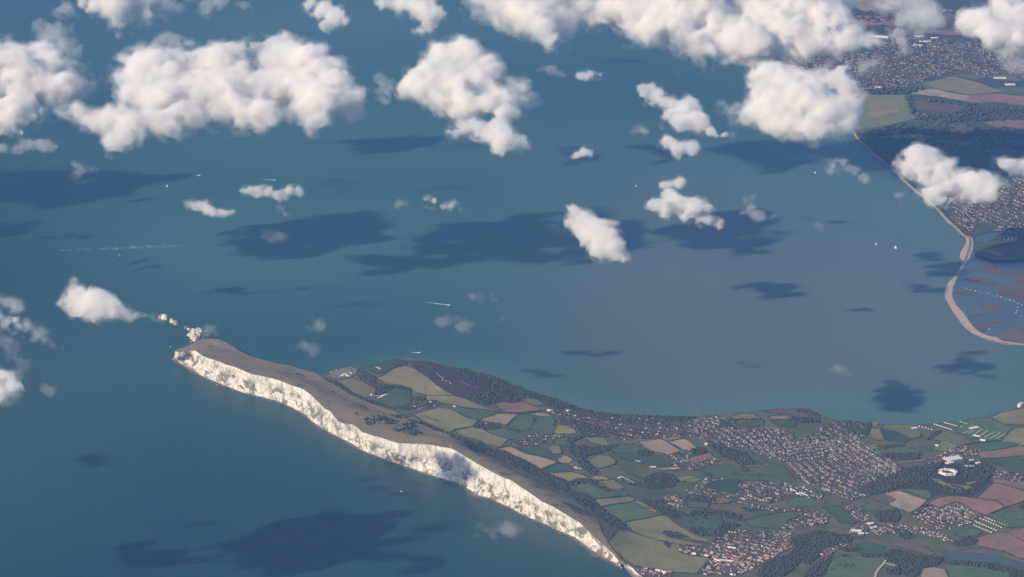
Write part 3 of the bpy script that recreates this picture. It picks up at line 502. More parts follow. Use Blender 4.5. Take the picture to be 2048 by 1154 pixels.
# chalk tracks, lanes
for q, w, k in (([(872,745),(876,752),(886,757),(885,763)], 6, M_TRACK), ([(876,751),(884,753),(886,757)], 5, M_TRACK), ([(890,762),(897,764),(903,770)], 7, M_TRACK), ([(822,727),(845,731),(863,737)], 4, M_TRACK), ([(919,762),(935,771),(955,778)], 3.5, M_TRACK), ([(752,735),(757,737),(760,740)], 16, M_TRACK),
    ([(725,793),(738,792),(752,793),(765,792),(772,790)], 12, M_TRACK), ([(1243,955),(1255,960),(1268,967)], 12, M_TRACK), ([(1749.6,1157),(1752,1147),(1759,1137),(1766,1130),(1771,1122)], 14, M_TRACK), ([(1771,1128),(1785,1132),(1792,1133)], 18, M_TRACK),
    ([(1400,1148),(1409,1131),(1418,1119),(1430,1114),(1433,1108),(1428,1098),(1419,1090),(1424,1083),(1437,1070)], 14, M_ROAD), ([(1738,1048),(1732,1062),(1722,1076)], 16, M_ROAD), ([(1740,1048),(1728,1038),(1715,1028),(1700,1020)], 12, M_ROAD),
    ([(1615,920),(1628,940),(1634,960),(1640,978)], 12, M_ROAD), ([(399,681),(410,681),(425,684),(440,690)], 8, M_TRACK), ([(425,688),(437,692)], 8, M_TRACK), ([(1799,925),(1830,923),(1848,921)], 10, M_TRACK), ([(1975,972),(1960,985),(1950,996)], 7, M_ROAD), ([(1848,1023),(1850,1012),(1865,1000),(1890,992)], 7, M_ROAD),
    ([(640,754),(652,759),(672,767),(700,787),(725,800),(760,812),(800,825)], 9, M_ROAD), ([(1480,1150),(1492,1138),(1500,1128),(1502,1120)], 12, M_TRACK)):
    ribbon('lane', q, w, k, H, 4.6)
# ---------------------------------------------------------------- woods, hedges, scrub
_ico = None
def ico():
    global _ico
    if _ico is None:
        bm = bmesh.new(); bmesh.ops.create_icosphere(bm, subdivisions=1, radius=1.0)
        _ico = (np.array([v.co[:] for v in bm.verts]), np.array([[v.index for v in f.verts] for f in bm.faces])); bm.free()
    return _ico
def crowns(name, P, r, mats, seed=1, flat=0.85, parent=None, hrange=(0.45, 0.8)):
    """uneven leafy crowns standing at P (N,3) with radii r, in one mesh"""
    V0, F0 = ico(); n = len(P); rg = np.random.default_rng(seed)
    j = 1+rg.uniform(-0.32, 0.30, (n, len(V0), 1)); s = np.stack([r*rg.uniform(.8, 1.25, n), r*rg.uniform(.8, 1.25, n), r*flat*rg.uniform(.8, 1.3, n)], 1)[:, None, :]
    a = rg.uniform(0, 6.3, n); ca, sa = np.cos(a)[:, None], np.sin(a)[:, None]
    W = V0[None]*j*s; x = W[..., 0]*ca-W[..., 1]*sa; y = W[..., 0]*sa+W[..., 1]*ca
    W = np.stack([x, y, W[..., 2]], -1)+P[:, None, :]; W[..., 2] += (r*rg.uniform(*hrange, n))[:, None]
    F = (F0[None]+(np.arange(n)*len(V0))[:, None, None]).reshape(-1, 3)
    c = P.mean(0); c[2] = 0
    o = mesh_obj(name, W.reshape(-1, 3)-c, F, mats, parent); o.location = c
    if len(mats) > 1: o.data.polygons.foreach_set('material_index', np.repeat(rg.choice(len(mats), n, p=[0.65, 0.35][:len(mats)]), len(F0)).astype(np.int32))
    return o
def scatter(px, spacing, h=H, seed=1, keep=1.0):
    W = on(px, h); rg = np.random.default_rng(seed); lo, hi = W.min(0), W.max(0)
    n = int((hi[0]-lo[0])*(hi[1]-lo[1])/spacing**2*keep); Q = rg.uniform(lo[:2], hi[:2], (n, 2)); Q = Q[inpoly(Q, W)]
    return np.c_[Q, h(Q[:, 0], Q[:, 1])]
WOODS = [ # outline, spacing, label
 ([(923,884),(940,884),(958,886),(1009,905),(1048,921),(1080,940.5),(1111,954),(1138,970),(1142,983),(1115,980),(1103,975),(1076,958),(1048,944),(1025,931),(994,921),(958,905),(935,894)], 11, 'long dark scrub belt along the north foot of the downs'),
 ([(1125,985),(1140,980),(1160,985),(1178,995),(1201,1015),(1225,1032),(1248,1050),(1256,1060),(1238,1060),(1220,1052),(1194,1038),(1174,1015),(1150,1000)], 11, 'dark tree belt between the brown down and the hedged green fields'),
 ([(1136,964),(1165,959),(1186,962),(1200,972),(1218,980),(1224,983),(1212,984),(1196,977),(1178,968),(1160,969),(1142,972)], 11, 'hooked wood around the green field below the downs'),
 ([(893,867),(905,868),(925,876),(945,886),(925,884),(905,876)], 11, 'narrow scrub strip between the down and the first fields'),
 ([(645,755),(655,759),(680,770),(705,785),(735,800),(780,815),(783,819),(760,813),(732,804),(705,791),(680,777),(660,766)], 10, 'dark thorn belt running down from the amusement park'),
 ([(727,836),(745,832),(760,833),(795,842),(800,848),(776,850),(752,848),(733,852)], 27, 'dark gorse patch high on the brown downland'), ([(780,831),(805,830),(818,837),(805,838),(788,836)], 24, 'narrow gorse streak on the downland slope'), ([(800,848),(825,846),(840,862),(850,871),(830,873),(800,865),(785,861)], 34, 'thin gorse scatter above the cliff edge'), ([(812,838),(845,846),(880,858),(900,869),(885,866),(850,853),(820,843)], 13, 'gorse line along the foot of the down'),
 ([(716,738),(728,738),(735,746),(750,755),(752,765),(775,771),(795,776),(782,780),(770,790),(748,791),(755,783),(740,770),(722,760),(712,750)], 11, 'dark wood below the heather hill'), ([(822,797),(835,794),(850,797),(846,802),(830,803)], 10, 'small oval copse in the pasture'), ([(795,815),(805,811),(830,808),(850,804),(870,802),(884,808),(872,812),(850,815),(830,820),(800,822)], 12, 'garden trees round the hamlet below the heath'),
 ([(785,772),(800,770),(822,778),(818,785),(805,779),(792,777)], 11, 'hedge wood at the pale field corner'), ([(945,852),(965,846),(985,848),(1002,857),(985,859),(970,861),(950,858)], 11, 'round copse with a white house'), ([(1012,795),(1020,793),(1040,798),(1035,806),(1015,806)], 11, 'pale green clump of trees on the heath edge'),
 ([(905,735),(960,747),(1000,758.5),(1040,777),(1075,789),(1115,800),(1144,812),(1130,820),(1105,815),(1085,806),(1065,797),(1040,800),(1005,795),(985,780),(950,765),(925,750)], 15, 'scrubby woodland along the seaward slope of the heath'),
 ([(1000,792),(1010,786),(985,783),(960,790),(930,790),(945,803),(975,811),(985,806)], 17, 'dark scrub above the brown field'),
 ([(1095,806),(1130,806),(1165,818),(1205,826),(1260,831),(1330,833),(1395,834),(1385,842),(1340,845),(1280,850),(1230,848),(1190,838),(1140,828),(1100,818)], 13, 'dark coastal woodland above the bay'),
 ([(1110,838),(1120,852),(1150,850),(1155,868),(1200,870),(1240,872),(1230,862),(1180,848),(1140,838)], 14, 'trees behind the hillside houses'),
 ([(1160,866),(1215,868),(1220,875),(1165,876),(1145,885),(1150,893),(1170,893),(1190,895),(1225,890),(1270,888),(1240,890),(1215,902),(1195,908),(1175,912),(1165,920),(1150,915),(1135,900),(1140,880)], 12, 'winding dark wood between the green paddocks'),
 ([(1150,920),(1172,921),(1190,938),(1200,947),(1182,950),(1160,935)], 13, 'trees behind the white terrace'), ([(1275,900),(1291,899),(1305,905),(1310,910),(1290,912),(1275,911),(1268,908)], 10, 'round dark copse between two fields'),
 ([(1300,950),(1320,945),(1345,950),(1356,962),(1345,975),(1310,978),(1290,970),(1285,960)], 10, 'large round wood in the middle of the farmland'), ([(1255,968),(1275,966),(1300,973),(1330,980),(1290,979)], 12, 'shelter belt along the farm track'),
 ([(1415,882),(1440,890),(1450,895),(1490,905),(1500,920),(1515,930),(1480,930),(1460,920),(1440,912),(1425,900)], 11, 'dark wood south of the seaside town'), ([(1380,900),(1400,894),(1415,900),(1410,908),(1385,908)], 12, 'small wood beside the pale field'), ([(1335,918),(1350,922),(1345,930),(1330,925)], 12, 'small copse behind the cottages'),
 ([(1368,998),(1400,993),(1430,998),(1432,1004),(1400,1005),(1370,1003)], 11, 'flat dark copse below the village'), ([(1325,1000),(1340,1015),(1350,1022),(1375,1030),(1350,1035),(1335,1032),(1310,1020),(1285,1005),(1275,997),(1300,1000)], 12, 'thorny shelter wood above the meadow'),
 ([(1380,1022),(1420,1018),(1450,1022),(1480,1030),(1485,1042),(1465,1040),(1440,1030),(1400,1032),(1380,1032)], 11, 'broad dark wood above the bright meadow'), ([(1375,1058),(1400,1055),(1418,1073),(1400,1072),(1380,1066)], 12, 'brown thicket at the meadow foot'), ([(1330,1064),(1350,1065),(1375,1075),(1355,1077),(1332,1070)], 10, 'spindle shaped copse in the tan field'), ([(1326,1086),(1336,1083),(1342,1094),(1338,1098),(1330,1092)], 9, 'tiny clump in the lower pasture'),
 ([(1425,1070),(1440,1045),(1455,1045),(1480,1050),(1470,1060),(1450,1065),(1430,1082)], 13, 'tree fringe above the lower village'),
 ([(1600,1070),(1640,1062),(1680,1070),(1710,1078),(1690,1090),(1660,1098),(1640,1110),(1620,1130),(1600,1125),(1585,1140),(1560,1160),(1520,1160),(1510,1145),(1540,1120),(1575,1110),(1590,1095),(1580,1080)], 11, 'big dark valley wood beside the lower village'),
 ([(1640,1120),(1655,1110),(1662,1120),(1652,1145),(1640,1165),(1600,1165),(1610,1145)], 11, 'dark wood at the head of the green valley field'),
 ([(1720,1100),(1725,1097),(1705,1096),(1680,1098),(1690,1104),(1715,1104)], 11, 'copse beside the dark green field'), ([(1720,1110),(1770,1107),(1772,1113),(1750,1116),(1725,1114)], 10, 'dark hedge wood across the green valley field'),
 ([(1775,1100),(1800,1100),(1830,1110),(1870,1114),(1885,1115),(1885,1125),(1870,1132),(1845,1137),(1830,1160),(1810,1160),(1805,1140),(1780,1125),(1772,1112)], 11, 'large dark wood west of the estuary'), ([(1770,1140),(1800,1135),(1800,1150),(1775,1148)], 11, 'wood by the end of the chalk track'),
 ([(1745,1030),(1770,1020),(1795,1018),(1800,1035),(1795,1045),(1760,1045)], 10, 'rounded wood below the pale bare field'), ([(1845,1012),(1855,1010),(1835,1030),(1825,1034),(1820,1027)], 11, 'wood at the tip of the pale bare field'),
 ([(1795,1060),(1820,1065),(1830,1075),(1810,1080),(1795,1072)], 11, 'copse behind the road houses'), ([(1905,1085),(1935,1075),(1955,1078),(1957,1086),(1930,1092),(1910,1092)], 10, 'dark wood above the marsh'), ([(1885,1125),(1930,1123),(1990,1130),(2050,1141),(2070,1160),(2020,1160),(2015,1147),(1960,1134),(1900,1130)], 11, 'tree belt on the near bank of the estuary'),
 ([(1715,980),(1740,972),(1775,955),(1815,940),(1850,930),(1890,925),(1880,935),(1860,950),(1850,965),(1800,975),(1765,985),(1735,992),(1722,990)], 12, 'broad dark wood beside the dense town'), ([(1930,920),(1965,925),(1990,935),(1985,948),(1975,960),(1950,965),(1930,955),(1920,940)], 13, 'woods behind the hexagonal fort'), ([(1870,975),(1900,985),(1950,990),(1960,985),(1940,978),(1910,972)], 15, 'gorse scrub below the fort'),
 ([(1760,908),(1800,908),(1840,910),(1835,920),(1800,924),(1775,920)], 11, 'wood between the town and the workshops'), ([(1733,845),(1740,843),(1740,868),(1732,872),(1728,860)], 9, 'tall shelter belt at the edge of the seaside fields'), ([(1860,868),(1875,862),(1885,862),(1865,878),(1855,880)], 9, 'farm copse near the caravans'), ([(1690,842),(1725,845),(1728,870),(1700,868),(1680,855)], 14, 'garden woods above the bay'),
 ([(2035,1012),(2060,1004),(2100,1000),(2100,1030),(2050,1024)], 11, 'dark wood at the frame edge beyond the red fields'), ([(1750,893),(1795,889),(1808,891),(1770,899)], 9, 'dark strip wood above the green field'), ([(1570,836),(1640,838),(1640,846),(1600,846)], 16, 'scrub on the point above the bay'), ([(1590,820),(1612,818),(1632,826),(1640,833),(1610,828),(1596,826)], 10, 'dark cliff-top wood on the point'), ([(1440,858),(1470,854),(1470,845),(1480,840),(1520,839),(1480,838),(1440,842)], 14, 'hedged lane above the seaside town'),
]
for k, (px, sp_, lb) in enumerate(WOODS):
    P = scatter(px, sp_*0.76, seed=300+k); rg = np.random.default_rng(k)
    if len(P) < 4: continue
    o = crowns('woodland', P, rg.uniform(3.4, 7.6, len(P))*(sp_/11)**0.3, [M_LEAF, M_LEAF2], seed=k); tag(o, lb, 'wood', kind='stuff')
# mainland woods, drawn with wider clumps
for k, (px, sp_) in enumerate([([(1716,183),(1830,172),(1850,178),(1820,188),(1716,190)], 30), ([(1811,192),(1825,195),(1830,215),(1825,232),(1812,205)], 26), ([(1830,200),(1900,202),(1960,209),(1935,213),(1850,203)], 24), ([(1925,215),(2060,218),(2060,240),(1900,245),(1830,240),(1830,228),(1900,228)], 34), ([(1730,262),(1860,240),(2060,262),(2060,300),(1880,300),(1790,330)], 60), ([(1725,270),(1750,285),(1790,330),(1770,320)], 30), ([(1690,28),(1790,20),(1800,40),(1740,50)], 60), ([(1716,58),(1800,55),(1840,62),(1800,68),(1730,62)], 50), ([(1810,20),(2050,10),(2050,55),(1920,58),(1850,40)], 70)]):
    P = scatter(px, sp_, H_MAIN, seed=500+k); rg = np.random.default_rng(k)
    tag(crowns('woodland', P, rg.uniform(9, 20, len(P)), [M_LEAF, M_LEAF2], seed=k, flat=0.55), 'far dark woods and hedges on the mainland', 'wood', kind='stuff')
# scattered gorse on the heath and downs
P = np.r_[scatter([(815,724),(900,735),(1000,760),(1060,790),(1000,800),(900,775),(848,750)], 34, seed=71), scatter([(1730,975),(1812,937),(1880,932),(1960,930),(1980,960),(1900,985),(1800,978)], 26, seed=72), scatter([(700,800),(780,822),(900,870),(1000,925),(960,905),(850,868),(740,830)], 70, seed=73), scatter([(1350,1036),(1440,1032),(1430,1062),(1400,1064)], 45, seed=75)]
tag(crowns('scrub', P, np.random.default_rng(3).uniform(2.5, 6.5, len(P)), [M_LEAF, M_LEAF2], seed=9, flat=0.6), 'scattered dark gorse and thorn bushes on the downs and heath', 'scrub', kind='stuff')

def hedge_pts(px, h=H, w=3.0, seed=0, sp_=5.0):
    W = on(px, h); W = resample(W, max(2, int(np.linalg.norm(np.diff(W, axis=0), axis=1).sum()/sp_))); rg = np.random.default_rng(seed)
    W = W + np.c_[rg.normal(0, w, (len(W), 2)), np.zeros(len(W))]; W = W[rg.uniform(0, 1, len(W)) < 0.93]; W[:, 2] = h(W[:, 0], W[:, 1]); return W
HEDGES = [
 ([(1189,999),(1220,995),(1257,992)], 'dark clipped hedge on the upper edge of the striped tan field'), ([(1201,1013.5),(1235,1008),(1266,1004)], 'straight dark hedge between the tan strip and the green field'), ([(1225,1046),(1250,1045),(1290,1038),(1322,1030)], 'long dark hedge above the widest tan field'),
 ([(1256,1060),(1290,1074),(1325,1084),(1352,1090)], 'dark hedge on the lower side of the widest tan field'), ([(1375,1077),(1395,1083),(1415,1088)], 'thin dark hedge crossing the tan field to the road'), ([(1236,1066),(1228,1069),(1222,1075)], 'short hedge spur beside the downland corner'),
 ([(1332.8,884),(1345,891),(1362,901)], 'dark hedge between the two pale stubble fields'), ([(1366,877),(1350,880),(1337,884)], 'curved hedge on top of the pale stubble field'), ([(1085,939),(1100,932),(1117,926)], 'hedge at the foot of the long tan field'),
 ([(1000,828),(1040,829),(1062,825),(1085,822)], 'dark roadside hedge below the pinkish brown field'), ([(873,805),(905,812),(940,817),(1000,824)], 'hedge along the lane past the lone white cottage'), ([(902,819),(932,834),(957,842),(990,850),(1015,858),(1040,866)], 'winding hedge beneath the pale tan field'),
 ([(899,866),(915,859),(945,854)], 'curving hedge below the broad olive field'), ([(995,897),(1010,893),(1025,890)], 'dark hedge beside the farm buildings'), ([(1036,901),(1056,909),(1090,916),(1115,922)], 'hedge on the upper side of the long tan field'),
 ([(1650,1076),(1690,1070),(1722,1076)], 'hedge bank by the valley road'), ([(1486,1041),(1520,1033),(1560,1026),(1595,1022)], 'hedge along the top of the big playing field'), ([(1855,1006),(1875,996),(1906,992),(1952,997),(1992,1003)], 'hedge along the top of the red ploughed field'), ([(1972,1032),(2009,1016),(2048,1003)], 'roadside hedge below the red ploughed field'), ([(1985,965),(1968,981),(1950,997)], 'hedge on the steep edge of the red field'),
 ([(1986,966),(2020,974),(2060,986)], 'hedge dividing the two red fields'), ([(2000,883),(2012,870),(2026,857)], 'dark hedge behind the holiday park'), ([(1890,906),(1921,892),(1950,886),(1998,883)], 'roadside hedge below the light green field'), ([(1960,918),(2000,916),(2050,912)], 'hedge under the pinkish field near the workshops'), ([(2009,1063),(2030,1074),(2060,1090)], 'hedge slanting through the red field'),
 ([(1976,902),(2012,898),(2036,890)], 'hedge above the pinkish field'), ([(1454,961),(1400,957),(1370,960)], 'hedge along the bottom of the large green field'), ([(1515,948),(1518,958)], 'short hedge inside the large green field'), ([(1483,941),(1460,950),(1514,951),(1560,953)], 'thin hedge across the large green field'), ([(845,831),(860,838),(875,843)], 'short dark hedge inside the broad olive field'),
]
hm = None
for k, (px, lb) in enumerate(HEDGES):
    P = hedge_pts(px, seed=k, w=1.6); o = crowns('hedge', P, np.random.default_rng(k).uniform(3.0, 5.2, len(P)), [M_LEAF], seed=k, flat=0.8); tag(o, lb, 'hedge', 'hedges between the fields')
allp = []
for k, W in enumerate(FPOLY):
    rg = np.random.default_rng(900+k)
    for i in range(len(W)):
        A, B = W[i], W[(i+1) % len(W)]
        if rg.uniform() < 0.78:
            n = max(2, int(np.linalg.norm((B-A)[:2])/6.5)); q = A+(B-A)*np.linspace(0, 1, n)[:, None]; q[:, :2] += rg.normal(0, 2.2, (n, 2)); q = q[rg.uniform(0, 1, n) < 0.85]; allp.append(q)
P = np.concatenate(allp); P[:, 2] = H(P[:, 0], P[:, 1])
tag(crowns('hedgerows', P, np.random.default_rng(8).uniform(2.4, 5.2, len(P)), [M_LEAF, M_LEAF2], seed=8, flat=0.8), 'fine network of field hedgerows across the island farmland', 'hedgerow', kind='stuff')

# ---------------------------------------------------------------- houses
def house_arrays(P, ang, L_, W_, Hh, R, rg, nw=3, nr=5, wmix=None, rmix=None):
    """many gabled houses at once: returns verts, faces, material index"""
    n = len(P); x = L_/2; y = W_/2; z = Hh; r = Hh+R; o = 0.0
    base = np.stack([np.stack([-x, -y, 0*x], 1), np.stack([x, -y, 0*x], 1), np.stack([x, y, 0*x], 1), np.stack([-x, y, 0*x], 1),
                     np.stack([-x, -y, z], 1), np.stack([x, -y, z], 1), np.stack([x, y, z], 1), np.stack([-x, y, z], 1), np.stack([-x, 0*x, r-0.3], 1), np.stack([x, 0*x, r-0.3], 1),
                     np.stack([-x*1.05, -y*1.12, z-.3], 1), np.stack([x*1.05, -y*1.12, z-.3], 1), np.stack([x*1.05, y*1.12, z-.3], 1), np.stack([-x*1.05, y*1.12, z-.3], 1), np.stack([-x*1.05, 0*x, r], 1), np.stack([x*1.05, 0*x, r], 1)], 1)
    ca, sa = np.cos(ang)[:, None], np.sin(ang)[:, None]
    V = base.copy(); V[..., 0] = base[..., 0]*ca-base[..., 1]*sa; V[..., 1] = base[..., 0]*sa+base[..., 1]*ca; V[..., 2] -= 1.0; V += P[:, None, :]
    q = [(0, 1, 5, 4), (1, 2, 6, 5), (2, 3, 7, 6), (3, 0, 4, 7), (4, 5, 9, 8), (5, 6, 9, 9), (7, 4, 8, 8), (10, 11, 15, 14), (12, 13, 14, 15)]
    q = [(0, 1, 5, 4), (2, 3, 7, 6), (10, 11, 15, 14), (12, 13, 14, 15)]; pent = [(1, 2, 6, 9, 5), (3, 0, 4, 8, 7)]
    offs = np.arange(n)*16
    return V, q, pent, offs
def houses_mesh(name, P, ang, L_, W_, Hh, R, seed, wmix=(0.40, 0.36, 0.24), rmix=(0.24, 0.24, 0.24, 0.16, 0.12)):
    rg = np.random.default_rng(seed); V, q, pent, offs = house_arrays(P, ang, L_, W_, Hh, R, rg); n = len(P)
    c = P.mean(0); me = bpy.data.meshes.new(name); VV = (V-c).reshape(-1, 3).astype(np.float32)
    Fq = (np.array(q)[None]+offs[:, None, None]); Fp = (np.array(pent)[None]+offs[:, None, None])
    li = np.concatenate([Fq.reshape(-1), Fp.reshape(-1)]); tot = np.r_[np.full(n*4, 4), np.full(n*2, 5)]; st = np.r_[0, np.cumsum(tot)[:-1]]
    me.vertices.add(len(VV)); me.vertices.foreach_set('co', VV.ravel()); me.loops.add(len(li)); me.loops.foreach_set('vertex_index', li.astype(np.int32))
    me.polygons.add(len(tot)); me.polygons.foreach_set('loop_start', st.astype(np.int32)); me.polygons.foreach_set('loop_total', tot.astype(np.int32))
    wm = rg.choice(3, n, p=wmix); rm = 3+rg.choice(5, n, p=rmix)
    mi = np.concatenate([np.stack([wm, wm, rm, rm], 1).ravel(), np.stack([wm, wm], 1).ravel()]); me.polygons.foreach_set('material_index', mi.astype(np.int32)); me.update(calc_edges=True)
    for m_ in M_WALLS+M_ROOFS: me.materials.append(m_)
    o = bpy.data.objects.new(name, me); COL.objects.link(o); o.location = c; return o
def town(px, d0, d1, row, sp_, keep, h=H, seed=1, jit=0.07):
    """plots along parallel streets running like the line d0-d1 of the photograph"""
    W = on(px, h); a, b_ = on([d0, d1], h); t = (b_-a)[:2]; t /= np.linalg.norm(t); nrm = np.array([-t[1], t[0]]); rg = np.random.default_rng(seed)
    c = W[:, :2].mean(0); u = (W[:, :2]-c)@t; v = (W[:, :2]-c)@nrm; out = []
    for vv in np.arange(v.min(), v.max(), row*1.04):
        for side in (-8.5, 8.5):
            uu = np.arange(u.min(), u.max(), sp_*0.84); uu = uu + rg.normal(0, sp_*jit, len(uu)); pt = c + uu[:, None]*t + vv*nrm; dn_ = 0.5+0.5*np.sin(pt[:, 0]/97+1.7*np.sin(pt[:, 1]/151+seed))*np.sin(pt[:, 1]/113+2.1*np.sin(pt[:, 0]/173)); m = rg.uniform(0, 1, len(uu)) < keep*(0.35+0.65*dn_); uu = uu[m]
            curv = 17*np.sin(uu/150+vv/90); out.append(c + uu[:, None]*t + (vv+side+curv+rg.normal(0, 1.1, len(uu)))[:, None]*nrm)
    SV = []; SF = []
    for vv in np.arange(v.min(), v.max(), row*1.04):                 # the street itself
        uu = np.arange(u.min(), u.max(), 20.0); q = c + uu[:, None]*t + (vv+17*np.sin(uu/150+vv/90))[:, None]*nrm; ins = inpoly(q, W)
        for k in range(len(uu)-1):
            if ins[k] and ins[k+1]:
                b0 = len(SV); zz = h(q[k:k+2, 0], q[k:k+2, 1])+3.2
                for e, s_ in ((0, -3.2), (0, 3.2), (1, 3.2), (1, -3.2)): SV.append((*(q[k+e]+nrm*s_), zz[e]))
                SF.append((b0+3, b0+2, b0+1, b0))
    if SV:
        SV = np.array(SV); cc = SV.mean(0); cc[2] = 0; so_ = mesh_obj('street', SV-cc, SF, MT['K']); so_.location = cc; so_['kind'] = 'structure'
    Q = np.concatenate(out); Q = Q[inpoly(Q, W)]; ang = math.atan2(t[1], t[0])+rg.choice([0, 0, 0, 0, math.pi/2], len(Q))+rg.normal(0, 0.08, len(Q))
    return np.c_[Q, h(Q[:, 0], Q[:, 1])], ang
TOWNS = [ # outline, street line, row gap, plot gap, keep, place words
 ([(1095,825),(1130,812),(1200,828),(1300,836),(1380,838),(1400,836),(1400,875),(1370,872),(1300,877),(1240,880),(1190,873),(1150,862),(1120,848),(1110,836)], ((1230,850),(1330,870)), 74, 34, 0.50, 'on the wooded hillside above the bay'),
 ([(1375,842),(1400,836),(1440,831),(1470,845),(1473,858),(1500,857),(1560,856),(1590,870),(1575,905),(1540,917),(1500,900),(1470,895),(1440,890),(1400,875),(1380,865)], ((1440,845),(1500,890)), 46, 17, 0.72, 'in the seaside town by the pier'),
 ([(1565,885),(1620,882),(1650,884),(1660,900),(1650,918),(1610,922),(1575,922),(1565,925),(1540,905)], ((1580,895),(1640,888)), 46, 15, 0.8, 'in the streets on the high side of the dense town'),
 ([(1650,884),(1700,870),(1725,888),(1770,915),(1800,930),(1806,938),(1760,960),(1735,970),(1690,950),(1655,925),(1662,900)], ((1710,935),(1740,957)), 42, 14.5, 0.88, 'in the long parallel terraces of the dense town'),
 ([(1567,926),(1610,923),(1652,920),(1655,928),(1660,950),(1632,972),(1598,962)], ((1580,935),(1600,958)), 44, 14.5, 0.85, 'in the streets beside the large green field'),
 ([(1655,930),(1690,952),(1735,972),(1715,978),(1733,990),(1700,1003),(1650,985),(1634,971),(1660,952)], ((1660,958),(1725,988)), 46, 16, 0.8, 'in the dense terraced streets below the town wood'),
 ([(1640,852),(1680,842),(1735,850),(1728,875),(1700,888),(1650,885),(1600,882),(1625,866),(1645,864)], ((1670,848),(1700,870)), 56, 18, 0.62, 'behind the far bay'),
 ([(1480,968),(1540,963),(1600,972),(1650,988),(1640,1002),(1590,990),(1560,1002),(1540,1008),(1490,1000),(1470,990)], ((1560,985),(1600,1000)), 44, 17, 0.66, 'between the green playing fields'),
 ([(1465,1003),(1500,1008),(1560,1018),(1600,1017),(1640,1024),(1660,1035),(1655,1048),(1610,1052),(1575,1060),(1560,1060),(1585,1040),(1600,1033),(1598,1022),(1550,1022),(1500,1016)], ((1480,1008),(1530,1022)), 44, 16, 0.7, 'around the big oval field'),
 ([(1420,1088),(1440,1068),(1470,1055),(1500,1060),(1560,1064),(1600,1068),(1585,1080),(1590,1092),(1560,1108),(1540,1122),(1505,1138),(1480,1150),(1405,1150),(1420,1118)], ((1450,1100),(1530,1120)), 46, 17, 0.74, 'in the cliff end village'),
 ([(1690,1012),(1705,1010),(1725,1022),(1745,1042),(1760,1052),(1800,1048),(1850,1058),(1880,1065),(1905,1078),(1907,1086),(1880,1078),(1850,1068),(1800,1066),(1770,1068),(1750,1070),(1740,1055),(1715,1040),(1695,1022)], ((1700,1015),(1740,1045)), 40, 15, 0.75, 'along the main road'),
 ([(1822,1027),(1850,1015),(1885,1018),(1895,1012),(1912,1008),(1950,1026),(1972,1033),(1940,1048),(1880,1062),(1862,1056),(1840,1045)], ((1910,1010),(1950,1028)), 38, 14, 0.8, 'on the estate beside the red field'),
 ([(1318,912),(1336,914),(1362,905),(1385,903),(1378,920),(1390,930),(1425,913),(1440,923),(1400,938),(1388,942),(1360,937),(1340,925)], ((1360,915),(1390,938)), 40, 17, 0.6, 'below the two pale stubble fields'),
 ([(1370,980),(1400,965),(1418,955),(1440,952),(1455,958),(1430,962),(1412,975),(1440,985),(1475,990),(1485,980),(1500,975),(1490,992),(1450,998),(1400,992),(1375,988)], ((1380,985),(1440,995)), 40, 17, 0.6, 'in the village below the round wood'),
 ([(1328,993),(1350,990),(1372,1005),(1366,1014),(1340,1012)], ((1330,995),(1370,1010)), 36, 16, 0.8, 'in the compact hamlet above the meadow'),
 ([(1850,918),(1878,908),(1930,892),(1960,903),(1953,915),(1915,912),(1880,925),(1862,930)], ((1855,918),(1930,894)), 38, 17, 0.7, 'near the long white warehouses'),
 ([(1980,945),(2010,942),(2048,952),(2070,955),(2050,965),(1990,958)], ((1990,948),(2040,958)), 44, 20, 0.7, 'beside the highest red field'),
 ([(1058,898),(1020,893),(1010,880),(1030,885),(1050,880),(1060,868),(1080,872),(1100,872),(1130,870),(1128,874),(1095,878),(1090,886),(1070,890)], ((1020,890),(1070,884)), 40, 22, 0.45, 'in the farm hamlet'),
 ([(1660,1120),(1640,1112),(1655,1098),(1700,1085),(1702,1090),(1665,1104)], ((1650,1105),(1700,1086)), 30, 13, 0.8, 'in the lane through the valley wood'),
 ([(805,815),(830,806),(865,800),(880,808),(862,818),(830,820)], ((805,815),(860,804)), 50, 26, 0.4, 'in the hamlet under the heath'),
 ([(1357,1098),(1378,1092),(1402,1095),(1420,1108),(1418,1118),(1375,1110),(1360,1108)], ((1360,1100),(1415,1112)), 50, 20, 0.5, 'in the walled garden by the cove road'),
 ([(1272,1137),(1320,1139),(1345,1145),(1340,1160),(1290,1160)], ((1275,1142),(1330,1150)), 40, 18, 0.5, 'above the cove'),
 ([(1145,928),(1170,940),(1160,941),(1142,930)], ((1147,929),(1168,940)), 24, 13, 0.9, 'in the white terrace by the wood'),
 ([(1700,1055),(1728,1050),(1735,1070),(1700,1068)], ((1700,1058),(1730,1062)), 44, 18, 0.6, 'by the valley crossroads'),
]
HP = []; HA = []; HT = []
for k, (px, d, row, sp_, kp, words_) in enumerate(TOWNS):
    area('town_ground', px, 'C', 1.7, H, 90, seed=k)
    P, A = town(px, d[0], d[1], row, sp_, kp, seed=40+k); HP.append(P); HA.append(A); HT += [k]*len(P)
    g = scatter(px, 15.5, seed=600+k)
    if len(g) > 3: tag(crowns('garden_trees', g, np.random.default_rng(k).uniform(2.8, 6.2, len(g)), [M_LEAF, M_LEAF2], seed=k), 'garden trees and bushes among the houses '+words_, 'garden trees', kind='stuff')
HP = np.concatenate(HP); HA = np.concatenate(HA); HT = np.array(HT)
pr = project(HP); vis = (pr[:, 0] > 4) & (pr[:, 0] < 2044) & (pr[:, 1] > 4) & (pr[:, 1] < 1150)
size = np.where(vis, pxm(HP), 0)
order = np.argsort(-size); near = order[:280]; rest = order[280:]
rg = np.random.default_rng(5); n = len(HP)
Ls = rg.uniform(8, 14, n); Ws = rg.uniform(7, 9.5, n); Hs = rg.uniform(4.5, 6.8, n); Rs = rg.uniform(2.4, 4.0, n)
